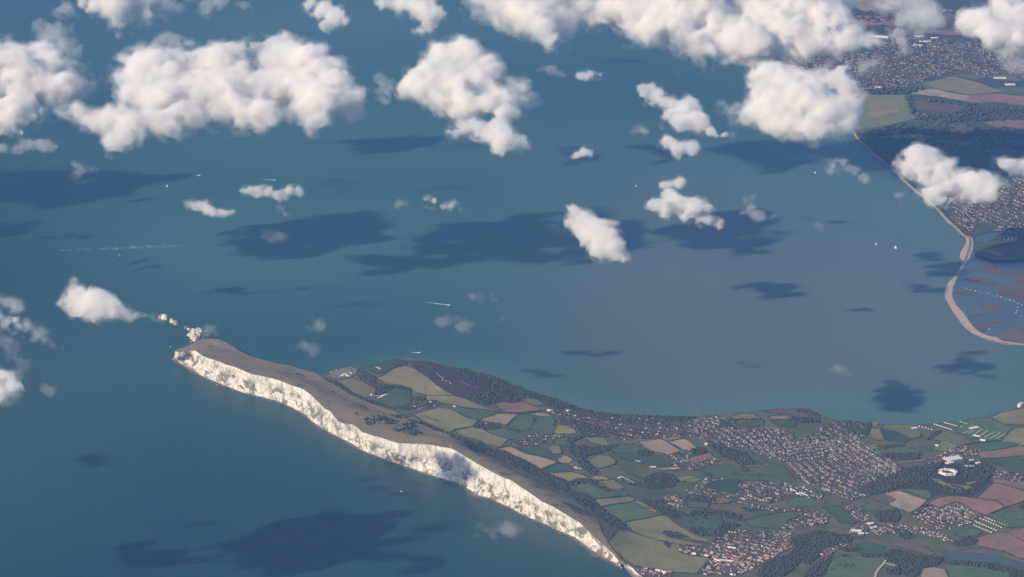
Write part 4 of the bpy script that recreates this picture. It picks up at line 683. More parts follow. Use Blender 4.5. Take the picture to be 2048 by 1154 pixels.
print('houses', n)
tag(houses_mesh('houses', HP[rest], HA[rest], Ls[rest], Ws[rest], Hs[rest], Rs[rest], 6), 'dense spread of small houses across the island towns', 'houses', kind='stuff')
PROT = []
def one_mesh(nm, V, F, m): 
    me = bpy.data.meshes.new(nm); me.from_pydata(V, [], F); me.update(); me.materials.append(m); return me
wn_ = ['white', 'cream', 'brick']; rn_ = ['dull red', 'brown', 'slate', 'pale grey', 'orange']
for wi in range(3):
    for ri in range(5):
        for sz, (l, w, h_, r_) in (('small', (11, 8, 5, 3)), ('long', (19, 9, 6, 3.6))):
            x, y = l/2, w/2
            me1 = one_mesh('house_walls', [(-x,-y,-1),(x,-y,-1),(x,y,-1),(-x,y,-1),(-x,-y,h_),(x,-y,h_),(x,y,h_),(-x,y,h_),(-x,0,h_+r_-.3),(x,0,h_+r_-.3)], [(0,1,5,4),(2,3,7,6),(1,2,6,9,5),(3,0,4,8,7)], M_WALLS[wi])
            x2, y2 = x*1.05, y*1.12
            me2 = one_mesh('house_roof', [(-x2,-y2,h_-.3),(x2,-y2,h_-.3),(x2,y2,h_-.3),(-x2,y2,h_-.3),(-x2,0,h_+r_),(x2,0,h_+r_)], [(0,1,5,4),(2,3,4,5),(1,2,5),(3,0,4)], M_ROOFS[ri])
            PROT.append((sz, wi, ri, me1, me2))
for k in near:
    wi = rg.choice(3, p=(0.5, 0.3, 0.2)); ri = rg.choice(5, p=(0.34, 0.22, 0.18, 0.10, 0.16)); s_ = rg.choice(2, p=(0.6, 0.4))
    sz, _, _, m1, m2 = PROT[(wi*5+ri)*2+s_]
    o = bpy.data.objects.new('house', m1); COL.objects.link(o); o.location = HP[k]; o.rotation_euler = (0, 0, HA[k])
    r = bpy.data.objects.new('roof', m2); COL.objects.link(r); r.parent = o
    tp = np.array(TOWNS[HT[k]][0], float); fx = (pr[k, 0]-tp[:, 0].min())/np.ptp(tp[:, 0]); fy = (pr[k, 1]-tp[:, 1].min())/np.ptp(tp[:, 1])
    lb_ = f'{sz} {wn_[wi]} house with a {rn_[ri]} roof {TOWNS[HT[k]][5]}'; cue = ('far' if fy < 0.62 else 'near') + (' west' if fx < .33 else ' east' if fx > .66 else ' middle')
    if len(lb_.split()) <= 14: lb_ += ', '+cue
    tag(o, lb_, 'house', f'{sz} {wn_[wi]} houses with {rn_[ri]} roofs {TOWNS[HT[k]][5]}')
# mainland towns
MP = []; MA = []
for k, (px, d, row, sp_, kp) in enumerate([([(1530,92),(1600,90),(1700,106),(1735,112),(1725,140),(1640,140),(1590,135),(1540,120)], ((1600,100),(1650,115)), 60, 26, 0.8), ([(1720,110),(1760,92),(1800,70),(1900,78),(2048,95),(2100,100),(2100,150),(1960,150),(1900,148),(1850,160),(1800,178),(1715,180),(1710,140)], ((1800,110),(1900,130)), 75, 34, 0.62), ([(1720,160),(1790,158),(1800,176),(1720,180)], ((1720,165),(1790,172)), 55, 26, 0.8),
    ([(1905,400),(1990,368),(2048,352),(2100,350),(2100,470),(2048,472),(2010,462),(1985,450),(1960,440),(1925,460),(1905,430)], ((1930,420),(1990,450)), 62, 27, 0.66), ([(1925,430),(1945,428),(1955,445),(1945,466),(1930,455)], ((1925,435),(1940,462)), 45, 20, 0.8)]):
    area('town_ground', px, 'C', 2.6, H_MAIN, 2000, step=300); P, A = town(px, d[0], d[1], row, sp_, kp, H_MAIN, 80+k); MP.append(P); MA.append(A)
    g = scatter(px, 30, H_MAIN, seed=700+k); tag(crowns('garden_trees', g, np.random.default_rng(k).uniform(5, 11, len(g)), [M_LEAF, M_LEAF2], seed=k, flat=.6), 'garden trees among the mainland houses', 'garden trees', kind='stuff')
MP = np.concatenate(MP); MA = np.concatenate(MA); n = len(MP); print('mainland houses', n)
tag(houses_mesh('houses', MP, MA, rg.uniform(11, 21, n), rg.uniform(8, 11, n), rg.uniform(5, 7.5, n), rg.uniform(2.5, 4, n), 7, wmix=(0.55, 0.30, 0.15), rmix=(0.18, 0.20, 0.24, 0.26, 0.12)), 'far mainland towns of tiny pale houses', 'houses', kind='stuff')
# ---------------------------------------------------------------- buildings and other things that stand out
def box(bm, x0, x1, y0, y1, z0, z1):
    v = [bm.verts.new(p) for p in ((x0,y0,z0),(x1,y0,z0),(x1,y1,z0),(x0,y1,z0),(x0,y0,z1),(x1,y0,z1),(x1,y1,z1),(x0,y1,z1))]
    for f in ((0,3,2,1),(4,5,6,7),(0,1,5,4),(1,2,6,5),(2,3,7,6),(3,0,4,7)): bm.faces.new([v[i] for i in f])
def gable(bm, x0, x1, y0, y1, z0, z1):
    ym = (y0+y1)/2; v = [bm.verts.new(p) for p in ((x0,y0,z0),(x1,y0,z0),(x1,y1,z0),(x0,y1,z0),(x0,ym,z1),(x1,ym,z1))]
    for f in ((0,1,5,4),(2,3,4,5),(1,2,5),(3,0,4),(0,3,2,1)): bm.faces.new([v[i] for i in f])
def lathe(bm, prof, seg=16, c=(0, 0)):
    rings = []
    for r, z in prof: rings.append([bm.verts.new((c[0]+r*math.cos(6.28318*k/seg), c[1]+r*math.sin(6.28318*k/seg), z)) for k in range(seg)])
    for a, b_ in zip(rings, rings[1:]):
        for k in range(seg): bm.faces.new((a[k], a[(k+1) % seg], b_[(k+1) % seg], b_[k]))
    bm.faces.new(rings[-1]); bm.faces.new(rings[0][::-1])
def part(name, bm, m, parent=None):
    bmesh.ops.recalc_face_normals(bm, faces=bm.faces[:]); me = bpy.data.meshes.new(name); bm.to_mesh(me); bm.free(); me.materials.append(m)
    o = bpy.data.objects.new(name, me); COL.objects.link(o); o.parent = parent; return o
def root(name, px, h, label, cat, d=None, group=None, sc_=1.0):
    P = on([px], h)[0]; o = bpy.data.objects.new(name, None); COL.objects.link(o); o.location = P; o.scale = (sc_,)*3
    if d is not None:
        a, b_ = on([px, d], h); o.rotation_euler = (0, 0, math.atan2(b_[1]-a[1], b_[0]-a[0]))
    return tag(o, label, cat, group)
PR = lambda a: bmesh.new()
# hexagonal fort
f = root('hexagonal_fort', (1896,946), H, 'white hexagonal brick fort with an open court among dark trees', 'fort')
bm = bmesh.new(); 
for k in range(6):
    a = [math.radians(60*k+s_*29.0+15) for s_ in (0, 2.0)]
    pts = [(math.cos(t)*r, math.sin(t)*r) for r in (58, 38) for t in a]
    lo = [bm.verts.new((x, y, -1)) for x, y in (pts[0], pts[1], pts[3], pts[2])]; hi = [bm.verts.new((x, y, 11)) for x, y in (pts[0], pts[1], pts[3], pts[2])]
    for i in range(4): bm.faces.new((lo[i], lo[(i+1) % 4], hi[(i+1) % 4], hi[i]))
    bm.faces.new(hi)
part('wall', bm, M_WALLS[0], f)
bm = bmesh.new(); lathe(bm, [(62, -0.5), (62, 1.0)], 6); part('courtyard', bm, MT['K'], f)
bm = bmesh.new()
for k in range(6): a = math.radians(60*k+44); box(bm, math.cos(a)*48-8, math.cos(a)*48+8, math.sin(a)*48-5, math.sin(a)*48+5, 11, 13.5)
part('roof', bm, M_PALEROOF, f)
def shed(px, d, l, w, hgt, bays, label, wall=0, roofm=None, cat='warehouse', name='warehouse', group=None):
    r = root(name, px, H if px[1] > 700 else H_MAIN, label, cat, d, group)
    bm = bmesh.new(); box(bm, -l/2, l/2, -w/2, w/2, -1, hgt); part('wall', bm, M_WALLS[wall], r)
    bm = bmesh.new(); bw = w/bays
    for k in range(bays): gable(bm, -l/2-.6, l/2+.6, -w/2+k*bw+.05, -w/2+(k+1)*bw-.05, hgt+.1, hgt+.1+bw*0.16)
    part('roof', bm, roofm or M_PALEROOF, r)
    bm = bmesh.new(); box(bm, -l/2-.25, -l/2+.4, -w*0.2, w*0.2, -0.5, hgt*0.7); part('door', bm, MT['K'], r)
    return r
shed((1905,919), (1925,916), 105, 62, 9, 3, 'largest white warehouse, three parallel roof bays, near the fort')
shed((1899,927), (1915,925), 46, 30, 8, 2, 'low pale workshop directly in front of the largest warehouse')
shed((1938,934), (1958,935), 60, 22, 7, 2, 'long white workshop east of the fort road'); shed((1955,928), (1965,926), 36, 26, 8, 1, 'square white workshop behind the long one'); shed((1942,922), (1950,921), 30, 20, 7, 1, 'small pale workshop beyond the car park')
for k, (px, lb) in enumerate([((1599,990.5), 'highest of the four white school roofs by the playing field'), ((1605,989), 'second white school roof by the playing field'), ((1611,990.5), 'third white school roof by the playing field'), ((1587,982), 'rounded white school hall apart from the other roofs')]):
    shed(px, (px[0]+8, px[1]+4), 55, 11, 7, 1, lb, cat='school building', name='school_building', group='school buildings by the playing field')
shed((1741,1049), (1750,1047), 34, 26, 9, 1, 'bright white block at the village crossroads', cat='shop', name='shop'); shed((1748,1056), (1758,1055), 30, 18, 7, 1, 'pale low shop behind the white crossroads block', cat='shop', name='shop')
shed((1712,1063), (1724,1064), 60, 30, 7, 2, 'pale flat depot in the yard by the valley road', wall=1, cat='depot', name='depot'); shed((1722,1068), (1732,1069), 34, 22, 6, 1, 'small grey depot beside the pale flat depot', wall=1, cat='depot', name='depot')
for k, px in enumerate([(1436,1122),(1443,1122.5),(1450,1123),(1457,1123.5),(1463,1124)]):
    shed(px, (px[0]+6, px[1]+.6), 20, 11, 9, 1, ['first', 'second', 'third', 'fourth', 'last'][k]+' villa of the bright white terrace near the cove road, counted from the road', cat='villa', name='villa', group='white villas in a row near the cove road')
shed((1464,1097), (1473,1098), 44, 12, 8, 1, 'long white house row above the white villas', cat='terrace', name='terrace'); shed((1388,1109), (1393,1110), 24, 14, 8, 1, 'large white house in the walled garden', cat='mansion', name='mansion'); shed((1413,1113), (1418,1114), 30, 14, 8, 1, 'long pale house at the garden corner by the road', cat='mansion', name='mansion')
shed((1316,1143), (1322,1144), 30, 16, 9, 1, 'white hotel above the small cove', cat='hotel', name='hotel'); shed((1328,1146), (1336,1150), 40, 14, 8, 1, 'curving white hotel wing above the small cove', cat='hotel', name='hotel'); shed((1293,1138), (1296,1139), 14, 9, 5, 1, 'lone white cottage on the cliff path by the cove', cat='cottage', name='cottage')
shed((908,813.5), (912,813.5), 17, 10, 6, 1, 'lone white cottage beside the lane', cat='cottage', name='cottage'); shed((743,790), (746,791), 14, 9, 6, 1, 'small white lodge at the farm track', cat='cottage', name='cottage'); shed((861,805), (866,806), 18, 12, 6, 1, 'cream farmhouse at the top of the hamlet', wall=1, cat='farmhouse', name='farmhouse'); shed((972,849), (975,850), 20, 12, 7, 1, 'white house inside the round copse', cat='house', name='white_house')
shed((1099,822), (1105,823), 26, 14, 8, 1, 'large white villa at the edge of the hillside town', cat='villa', name='villa'); shed((1136,823), (1141,824), 24, 13, 8, 1, 'white villa half hidden in the coastal wood', cat='villa', name='villa'); shed((1241,956), (1246,955), 30, 16, 6, 1, 'pale barn at the head of the farm track', wall=1, cat='barn', name='barn'); shed((1277,923), (1283,924), 32, 12, 5, 1, 'long grey barn in the dark green field', roofm=M_ROOFS[2], cat='barn', name='barn'); shed((1306,934.5), (1314,934.5), 34, 10, 5, 1, 'low pale barn above the brown strip', cat='barn', name='barn')
shed((1413,890), (1416,891), 20, 14, 10, 1, 'tall cream house alone between town and wood', wall=1, cat='house', name='tall_house')
for k, (px, l, lb) in enumerate([((690,750), 34, 'widest white building of the clifftop amusement park'), ((695,753), 26, 'front white building of the clifftop amusement park'), ((684,752), 18, 'small white kiosk in the clifftop amusement park'), ((701,747), 20, 'white hall at the amusement park rim')]):
    shed(px, (px[0]+5, px[1]), l, 13, 6, 1, lb, cat='park building', name='park_building', group='white buildings of the clifftop park')
for k, (px, lb) in enumerate([((765,793), 'long pale barn of the green field farm'), ((770,791), 'second pale barn of the green field farm'), ((760,796), 'small grey barn of the green field farm')]): shed(px, (px[0]+5, px[1]-1), 34, 12, 6, 1, lb, wall=1, cat='barn', name='barn', group='barns of the green field farm')
shed((1757,74), (1770,75), 190, 70, 9, 3, 'huge pale glasshouse on the far mainland', cat='glasshouse', name='glasshouse')
for k, (px, l, lb) in enumerate([((1838,74), 90, 'far white factory nearest the clouds'), ((1850,84), 110, 'long white factory in the far town'), ((1835,92), 90, 'low white factory at the near side of the far estate'), ((1870,77), 80, 'small white factory at the end of the far estate'), ((1757,176), 60, 'long white school at the mainland town edge'), ((2000,157), 110, 'white factory beside the mainland hill field'), ((2020,170), 90, 'pale depot beyond the mainland hill field')]): shed(px, (px[0]+8, px[1]), l, 40, 9, 2, lb, cat='factory', name='factory')
# coastal fort at the end of the near shore
f = root('coastal_fort', (2043,812), H, 'tall pale sea fort at the water edge of the near shore', 'fort', (2048,811))
bm = bmesh.new(); box(bm, -22, 22, -12, 12, -14, 16); part('wall', bm, M_WALLS[0], f); bm = bmesh.new(); box(bm, -23, 23, -13, 13, 16.1, 18); part('parapet', bm, M_WALLS[1], f); bm = bmesh.new(); box(bm, -8, 4, -6, 6, 18.1, 24); part('tower', bm, M_WALLS[0], f)
# pier
a, b_ = np.array([gnd(1403,833,3), gnd(1394.5,822,3)]); 
f = bpy.data.objects.new('pier', None); COL.objects.link(f); f.location = a; f.rotation_euler = (0, 0, math.atan2(b_[1]-a[1], b_[0]-a[0])); LN = float(np.linalg.norm(b_-a)); tag(f, 'narrow wooden pier running out from the seaside town', 'pier')
bm = bmesh.new(); box(bm, -20, LN, -3.5, 3.5, 1.2, 2.2); part('deck', bm, MT['K'], f); bm = bmesh.new(); box(bm, LN-4, LN+22, -14, 14, 1.25, 2.3); part('pier_head', bm, MT['K'], f)
bm = bmesh.new()
for k in range(14): box(bm, k*LN/14, k*LN/14+1.2, -3, -2, -5, 1.2); box(bm, k*LN/14, k*LN/14+1.2, 2, 3, -5, 1.2)
part('piles', bm, M_TRUNK, f); bm = bmesh.new(); gable(bm, LN+3, LN+15, -6, 6, 2.3, 8); part('pavilion', bm, M_ROOFS[0], f)
# monument on the down
f = root('monument', (901,893), H, 'tall thin stone cross on the crest of the downs', 'monument')
bm = bmesh.new(); lathe(bm, [(3.5, -1), (3.5, 1), (2.2, 1), (2.2, 2.4), (0.9, 2.4), (0.6, 9.5)], 8); part('shaft', bm, M_WALLS[0], f); bm = bmesh.new(); box(bm, -2.2, 2.2, -.45, .45, 9.5, 10.6); box(bm, -.45, .45, -.44, .44, 9.45, 12.5); part('cross', bm, M_WALLS[0], f)
# lighthouse
f = bpy.data.objects.new('lighthouse', None); COL.objects.link(f); f.location = gnd(319,638.5,0); tag(f, 'red and white striped lighthouse on the outermost rock', 'lighthouse')
for nm, pr_, m_ in (('base', [(9,-2),(9,4),(7.5,4.2),(7.5,6)], MT['K']), ('tower_lower', [(6.5,6),(6,12)], M_RED), ('tower_middle', [(6,12),(5.4,18)], M_WHITE), ('tower_upper', [(5.4,18),(5,24)], M_RED), ('lantern', [(4,24),(4,28),(1,30)], M_WHITE), ('helipad', [(1,30.2),(7.5,31),(7.5,31.6)], M_RED)):
    bm = bmesh.new(); lathe(bm, pr_, 18); part(nm, bm, m_, f)
# chalk stacks and the chalk headland: lumpy rock shells
def rock(name, blobs, label, cat, vox=4.0, seed=1, kind=None, group=None, rough=1.0):
    cen = np.array([gnd(px, py, z) for px, py, z, r, s_ in blobs]); rad = np.array([r for *_, r, s_ in blobs], float); st = np.array([s_ for *_, s_ in blobs], float)
    lo = (cen-rad[:, None]*np.maximum(1, st[:, None])).min(0)-20; hi = (cen+rad[:, None]*np.maximum(1, st[:, None])).max(0)+20; lo[2] = -8
    ax = [np.arange(lo[k], hi[k]+vox, vox) for k in range(3)]; X, Y, Z = np.meshgrid(*ax, indexing='ij', sparse=True); D = None
    for p, r, s_ in zip(cen, rad, st):
        d = np.sqrt((X-p[0])**2+(Y-p[1])**2+((Z-p[2])/s_)**2)-r; D = np.exp(-d/9) if D is None else D+np.exp(-d/9)
    D = -9*np.log(D+1e-30) + (5 if len(rad) > 1 else 0)
    D = D - rough*(6*gnoise(ax, 50, seed) + 5*(0.4-np.abs(gnoise(ax, 24, seed+1))) + 2.5*gnoise(ax, 9, seed+2))
    for k in range(3):
        sl_ = [slice(None)]*3; sl_[k] = 0; D[tuple(sl_)] = 50; sl_[k] = -1; D[tuple(sl_)] = 50
    V, Q = surface_nets(D, lo, vox); c = cen.mean(0); c[2] = 0; o = mesh_obj(name, V-c, Q, M_CHALK); o.location = c; return tag(o, label, cat, group, kind)
rock('sea_stack', [(326,637,0,26,1.4),(331,639,0,28,1.3)], 'outermost white chalk stack, beside the striped lighthouse', 'sea stack', 3, 5, group='chalk stacks off the headland')
rock('sea_stack', [(344,645,0,24,1.7),(350,647.5,0,26,1.3),(353,650,0,18,1.0)], 'middle white chalk stack with a pointed crest', 'sea stack', 3, 7, group='chalk stacks off the headland')
rock('sea_stack', [(373,657,0,20,1.4),(378,660,0,22,1.2)], 'inner white chalk stack close to the headland tip', 'sea stack', 3, 9, group='chalk stacks off the headland')
rock('chalk_headland', [(386,661,4,18,1.6),(383,673,0,24,1.2),(384,668,0,18,1.2),(407,677,10,22,1.3),(390,660,14,15,1.8),(392,665,12,22,1.4),(397,666,16,20,1.3),(399,670,14,28,1.3),(403,674,18,28,1.3),(396,676,4,32,1.1),(389,673,0,26,1.2),(386,678,0,26,1.0),(392,681,4,30,1.0),(384,683,0,18,1.0)], 'white chalk spur at the western tip of the downs', 'headland', 4, 12, 'structure', rough=1.7)
rock('offshore_rock', [(433,771,-2,9,1.0)], 'small pale rock off the foot of the long cliff', 'rock', 2, 14, rough=0.5); rock('offshore_rock', [(1243,1137,-1,7,1.6)], 'dark stub of rock in the cove mouth', 'rock', 2, 15, rough=0.5)
# caravans and chalets in rows
def rows(lines, l, w, hgt, per, label, name='chalet', h=H, m=M_WHITE, cat='chalet'):
    n0 = 0
    for li_, (a, b_) in enumerate(lines):
        row_lb = label + (', ' + ['first', 'second', 'third', 'fourth', 'fifth', 'sixth', 'seventh'][li_] + ' row from the sea' if len(lines) > 1 else '')
        A, B = on([a, b_], h); L2 = np.linalg.norm((B-A)[:2]); n_ = max(2, int(L2/per)); ang = math.atan2(*(B-A)[:2][::-1])
        for k in range(n_):
            p = A+(B-A)*(k+.5)/n_; o = bpy.data.objects.new(name, rows.me[(name)]); COL.objects.link(o); o.location = p; o.rotation_euler = (0, 0, ang+math.pi/2*(name == 'caravan')); tag(o, row_lb, cat, label+' rows'); n0 += 1
    return n0
rows.me = {}
for nm, (l, w, hh_, m_) in {'chalet': (10, 5.5, 2.8, M_WALLS[0]), 'caravan': (9, 4, 2.6, M_WALLS[0])}.items():
    bm = bmesh.new(); box(bm, -l/2, l/2, -w/2, w/2, 0, hh_); gable(bm, -l/2-.3, l/2+.3, -w/2-.3, w/2+.3, hh_+.02, hh_+1.2); me = bpy.data.meshes.new(nm); bmesh.ops.recalc_face_normals(bm, faces=bm.faces[:]); bm.to_mesh(me); bm.free(); me.materials.append(m_); rows.me[nm] = me
rows([((1867,848),(1905,860)),((1887,845),(1925,855)),((1919,843),(1936,849))], 0, 0, 0, 17, 'white chalet in the rows behind the near beach')
rows([((1924,868),(1940,862)),((1936,868),(1948,862)),((1942,874),(1965,858)),((1957,874),(1975,862)),((1968,876),(1990,864)),((1980,878),(2000,866)),((1992,878),(2012,868))], 0, 0, 0, 22, 'pale chalet on the green holiday park')
rows([((1960,1036),(2005,1056)),((1952,1044),(1995,1062)),((1968,1034),(2012,1052)),((1946,1050),(1985,1066))], 0, 0, 0, 19, 'white park home in the parallel rows beyond the estate')
rows([((1836,852),(1866,860))], 0, 0, 0, 22, 'small chalet on the beach track')
rows([((1994,476),(2030,482)),((1998,473),(2036,479)),((2003,470),(2042,476)),((2008,467.5),(2047,473.5))], 0, 0, 0, 30, 'white caravan on the mainland site beside the pond', 'caravan', H_MAIN, cat='caravan')
shed((1948,857), (1960,855), 60, 30, 7, 2, 'white leisure hall of the holiday park'); shed((1829,857), (1835,856), 34, 20, 6, 1, 'white barn by the beach field', cat='barn', name='barn'); shed((1966,881), (1972,882), 34, 16, 6, 1, 'white block at the holiday park gate', cat='clubhouse', name='clubhouse'); shed((1954,873), (1960,874), 40, 14, 6, 1, 'long white clubhouse inside the holiday park', cat='clubhouse', name='clubhouse'); shed((1874,892), (1878,893), 22, 14, 7, 1, 'white farmhouse beside the light green field', cat='farmhouse', name='farmhouse')
shed((1750,850), (1753,850), 22, 14, 10, 1, 'red roofed tall house in the trees above the beach', wall=2, roofm=M_ROOFS[4], cat='house', name='red_house')

# ---------------------------------------------------------------- lone trees
bmt = bmesh.new(); lathe(bmt, [(0.7, -0.5), (0.45, 4), (0.2, 7)], 7); met = bpy.data.meshes.new('trunk'); bmt.to_mesh(met); bmt.free(); met.materials.append(M_TRUNK)
V0, F0 = ico(); rg = np.random.default_rng(77); CM = []
for q in range(4):
    VV = []; FF = []
    for k in range(26):
        d = rg.normal(0, 1, 3); d /= np.linalg.norm(d); c = d*rg.uniform(1.2, 4.6)*[1, 1, .8]+[0, 0, 8.5]; r = rg.uniform(1.2, 2.3); FF += [tuple(int(i)+len(VV) for i in f) for f in F0]; VV += [tuple(c+v*r*(1+rg.uniform(-.25, .25))) for v in V0]
    me = bpy.data.meshes.new('crown'); me.from_pydata(VV, [], FF); me.update(); me.materials.append(M_LEAF if q % 2 else M_LEAF2); CM.append(me)
LT = [([(1484,936),(1490,940),(1492,943),(1482,943),(1495,942),(1487,945)], 'lone round tree in the middle of the large green field'), ([(1385,1035),(1392,1040),(1402,1037),(1410,1039),(1403,1048),(1398,1055),(1415,1060),(1405,1034),(1380,1045)], 'lone dark tree scattered over the bright meadow'), ([(1262,963),(1270,964),(1275,965),(1280,967)], 'lone tree beside the farm track field'), ([(1663,1140),(1680,1130),(1688,1134),(1700,1135),(1705,1131),(1672,1133),(1693,1131)], 'parkland tree ringing the manor lawn'), ([(1683,1113),(1690,1112),(1696,1114),(1688,1115)], 'dark tree on the edge of the green valley field'), ([(1070,846),(1068,843),(1066,840),(1108,853)], 'hedge tree between two green fields'), ([(1410,949),(1416,952),(1420,955),(1408,953)], 'round tree by the green field corner'), ([(706,812),(716,810),(722,815),(713,829),(711,830),(650,790),(680,793),(665,786)], 'lone thorn tree on the open brown down'), ([(1985,930),(1992,927),(1990,932),(1996,930)], 'lone tree on the hill field beyond the workshops')]
for pts, lb in LT:
    for p in pts:
        o = bpy.data.objects.new('tree', None); COL.objects.link(o); o.location = on([p])[0]; o.rotation_euler = (0, 0, rg.uniform(0, 6)); s_ = rg.uniform(0.9, 1.5); o.scale = (s_*1.1, s_*1.1, s_)
        t_ = bpy.data.objects.new('trunk', met); COL.objects.link(t_); t_.parent = o; c_ = bpy.data.objects.new('crown', CM[rg.integers(4)]); COL.objects.link(c_); c_.parent = o; tag(o, lb, 'tree', 'trees: '+lb)

# ---------------------------------------------------------------- boats
def sailboat(px, label, hgt=20, turn=0.0, group=None):
    r = bpy.data.objects.new('sailing_yacht', None); COL.objects.link(r); r.location = gnd(*px, 0); r.rotation_euler = (0, 0, math.atan2(CR[1], CR[0])+turn); tag(r, label, 'yacht', group)
    bm = bmesh.new(); Lh = hgt*0.75; sec = []
    for t, wdt, dz in ((-.5, .55, 0), (-.2, 1, 0), (.15, .95, 0), (.38, .5, .1), (.5, .03, .25)):
        w = hgt*0.12*wdt; sec.append([bm.verts.new((t*Lh, -w, 1.4+dz)), bm.verts.new((t*Lh, -w*.5, -.4)), bm.verts.new((t*Lh, w*.5, -.4)), bm.verts.new((t*Lh, w, 1.4+dz))])
    for a, b_ in zip(sec, sec[1:]):
        for i in range(4): bm.faces.new((a[i], a[(i+1) % 4], b_[(i+1) % 4], b_[i]))
    bm.faces.new(sec[0]); bm.faces.new(sec[-1][::-1]); part('hull', bm, M_WHITE, r)
    bm = bmesh.new(); lathe(bm, [(.18, 1.3), (.12, hgt)], 8); part('mast', bm, M_TRUNK, r)
    def sail(pts):
        bm = bmesh.new(); n = 6; g = []
        A, B, C_ = [Vector(p) for p in pts]
        for i in range(n+1):
            row = []
            for j in range(n+1-i):
                u, v = i/n, j/n; p = A*(1-u-v)+B*u+C_*v; p.y += 0.9*math.sin(math.pi*min(1, u+v))*(1-u-v+.2); row.append(bm.verts.new(p))
            g.append(row)
        for i in range(n):
            for j in range(n-i):
                bm.faces.new((g[i][j], g[i+1][j], g[i][j+1]))
                if j < n-i-1: bm.faces.new((g[i+1][j], g[i+1][j+1], g[i][j+1]))
        return bm
    part('mainsail', sail([(-.3, 0, 2.6), (-hgt*.36, 1.2, 2.8), (-.3, 0, hgt*.97)]), M_WHITE, r); part('jib', sail([(.4, 0, 2.0), (hgt*.34, 0, 1.9), (.2, 0, hgt*.85)]), M_WHITE, r)
for px, lb, hg, tn in (((1752,490), 'white sailing yacht, the farther from the spit of a close pair', 26, .3), ((1791,497), 'white sailing yacht, nearer the spit of a close pair', 26, -.2), ((1272,373), 'lone white sailing yacht below the ragged mid-sea cloud', 26, .5), ((239,512), 'small white sailing yacht by the line of breaking water', 28, 1.0), ((334,374), 'distant white sailing yacht in the open bay', 24, .2), ((1630,347), 'distant white sailing yacht near the far shore', 24, .2), ((1388,801), 'small white yacht off the wooden pier', 16, .8), ((1978,659.5), 'white yacht moored by the marsh behind the spit', 16, .4)): sailboat(px, lb, hg, tn)
def motorboat(px, label, L_=16, head=0.0, wake=0, wtail=None):
    r = bpy.data.objects.new('motor_boat', None); COL.objects.link(r); r.location = gnd(*px, 0); r.rotation_euler = (0, 0, head); tag(r, label, 'motor boat')
    bm = bmesh.new(); sec = []
    for t, wdt, dz in ((-.5, .9, 0), (-.1, 1, 0), (.25, .8, .3), (.5, .05, .8)):
        w = L_*0.16*wdt; sec.append([bm.verts.new((t*L_, -w, 1.8+dz)), bm.verts.new((t*L_, -w*.6, -.5)), bm.verts.new((t*L_, w*.6, -.5)), bm.verts.new((t*L_, w, 1.8+dz))])
    for a, b_ in zip(sec, sec[1:]):
        for i in range(4): bm.faces.new((a[i], a[(i+1) % 4], b_[(i+1) % 4], b_[i]))
    bm.faces.new(sec[0]); bm.faces.new(sec[-1][::-1]); part('hull', bm, M_WHITE, r)
    bm = bmesh.new(); box(bm, -L_*.25, L_*.15, -L_*.1, L_*.1, 1.9, 4.0); box(bm, -L_*.15, L_*.05, -L_*.08, L_*.08, 4.05, 5.2); part('cabin', bm, M_WHITE, r)
def wake(a, b_, w0, w1, label):
    A, B = gnd(*a, 0), gnd(*b_, 0); d = (B-A)[:2]; L_ = np.linalg.norm(d); d /= L_; nn = np.array([-d[1], d[0]]); n = 40; rg = np.random.default_rng(int(a[0])); V = []
    for k in range(n+1):
        t = k/n; w = (w0+(w1-w0)*t)*(0.5+rg.uniform(0, 0.6))*(1 if t < .5 else max(0.02, 1.6-1.55*t)); p = A[:2]+d*L_*t+nn*rg.normal(0, w*.15); V += [(*(p+nn*w/2), 0.35), (*(p-nn*w/2), 0.35)]
    F = [(2*k, 2*k+1, 2*k+3, 2*k+2) for k in range(n)]; V = np.array(V); c = V.mean(0); c[2] = 0; o = mesh_obj('wake', V-c, F, M_FOAM); o.location = c
    if o.data.polygons[0].normal.z < 0: o.data.flip_normals()
    tag(o, label, 'wake', kind='stuff')
def hd(a, b_): A, B = gnd(*a, 0), gnd(*b_, 0); return math.atan2(A[1]-B[1], A[0]-B[0])
for p, q, lb in (((898,610.5), (842,603), 'white motor boat with the long bright wake in mid bay'), ((839,705.5), (818,705), 'small motor boat off the heather hill'), ((549,360.5), (520,358), 'motor boat beside the small left-behind cloud wisp'), ((399,351), (385,350), 'farthest motor boat in the open bay')):
    motorboat(p, lb, 20, hd(p, q)); wake(p, q, 16, 9, lb.replace('white ', '').replace('motor boat', 'foam wake of the motor boat'))
motorboat((803,983.5), 'white motor cruiser lying alone below the long cliff', 20, 0.5); motorboat((341,694), 'tiny launch west of the cliff point', 9, 0.8)
# breaking water over the shallows
rg = np.random.default_rng(12); n = 0; Vv = []; Ff = []
for k in range(110):
    x = rg.uniform(120, 400); x = x if rg.uniform() < .4 else rg.uniform(200, 330); y = 500-(x-120)*0.035+rg.normal(0, 1.6); p = gnd(x, y, 0.4); l = rg.uniform(10, 46); w = rg.uniform(5, 16); a = math.atan2(CR[1], CR[0])+rg.normal(0, .2)
    m = 7; b0 = len(Vv)
    for i in range(m): t = 6.283*i/m; rr_ = rg.uniform(.55, 1); dx, dy = l*math.cos(t)*rr_/2, w*math.sin(t)*rr_/2; Vv.append((p[0]+dx*math.cos(a)-dy*math.sin(a), p[1]+dx*math.sin(a)+dy*math.cos(a), .4))
    Ff.append(tuple(range(b0, b0+m)))
o = mesh_obj('breaking_waves', Vv, Ff, princ('broken_foam', (0.28, 0.33, 0.34))); tag(o, 'thin broken line of white water over a shoal', 'surf', kind='stuff')
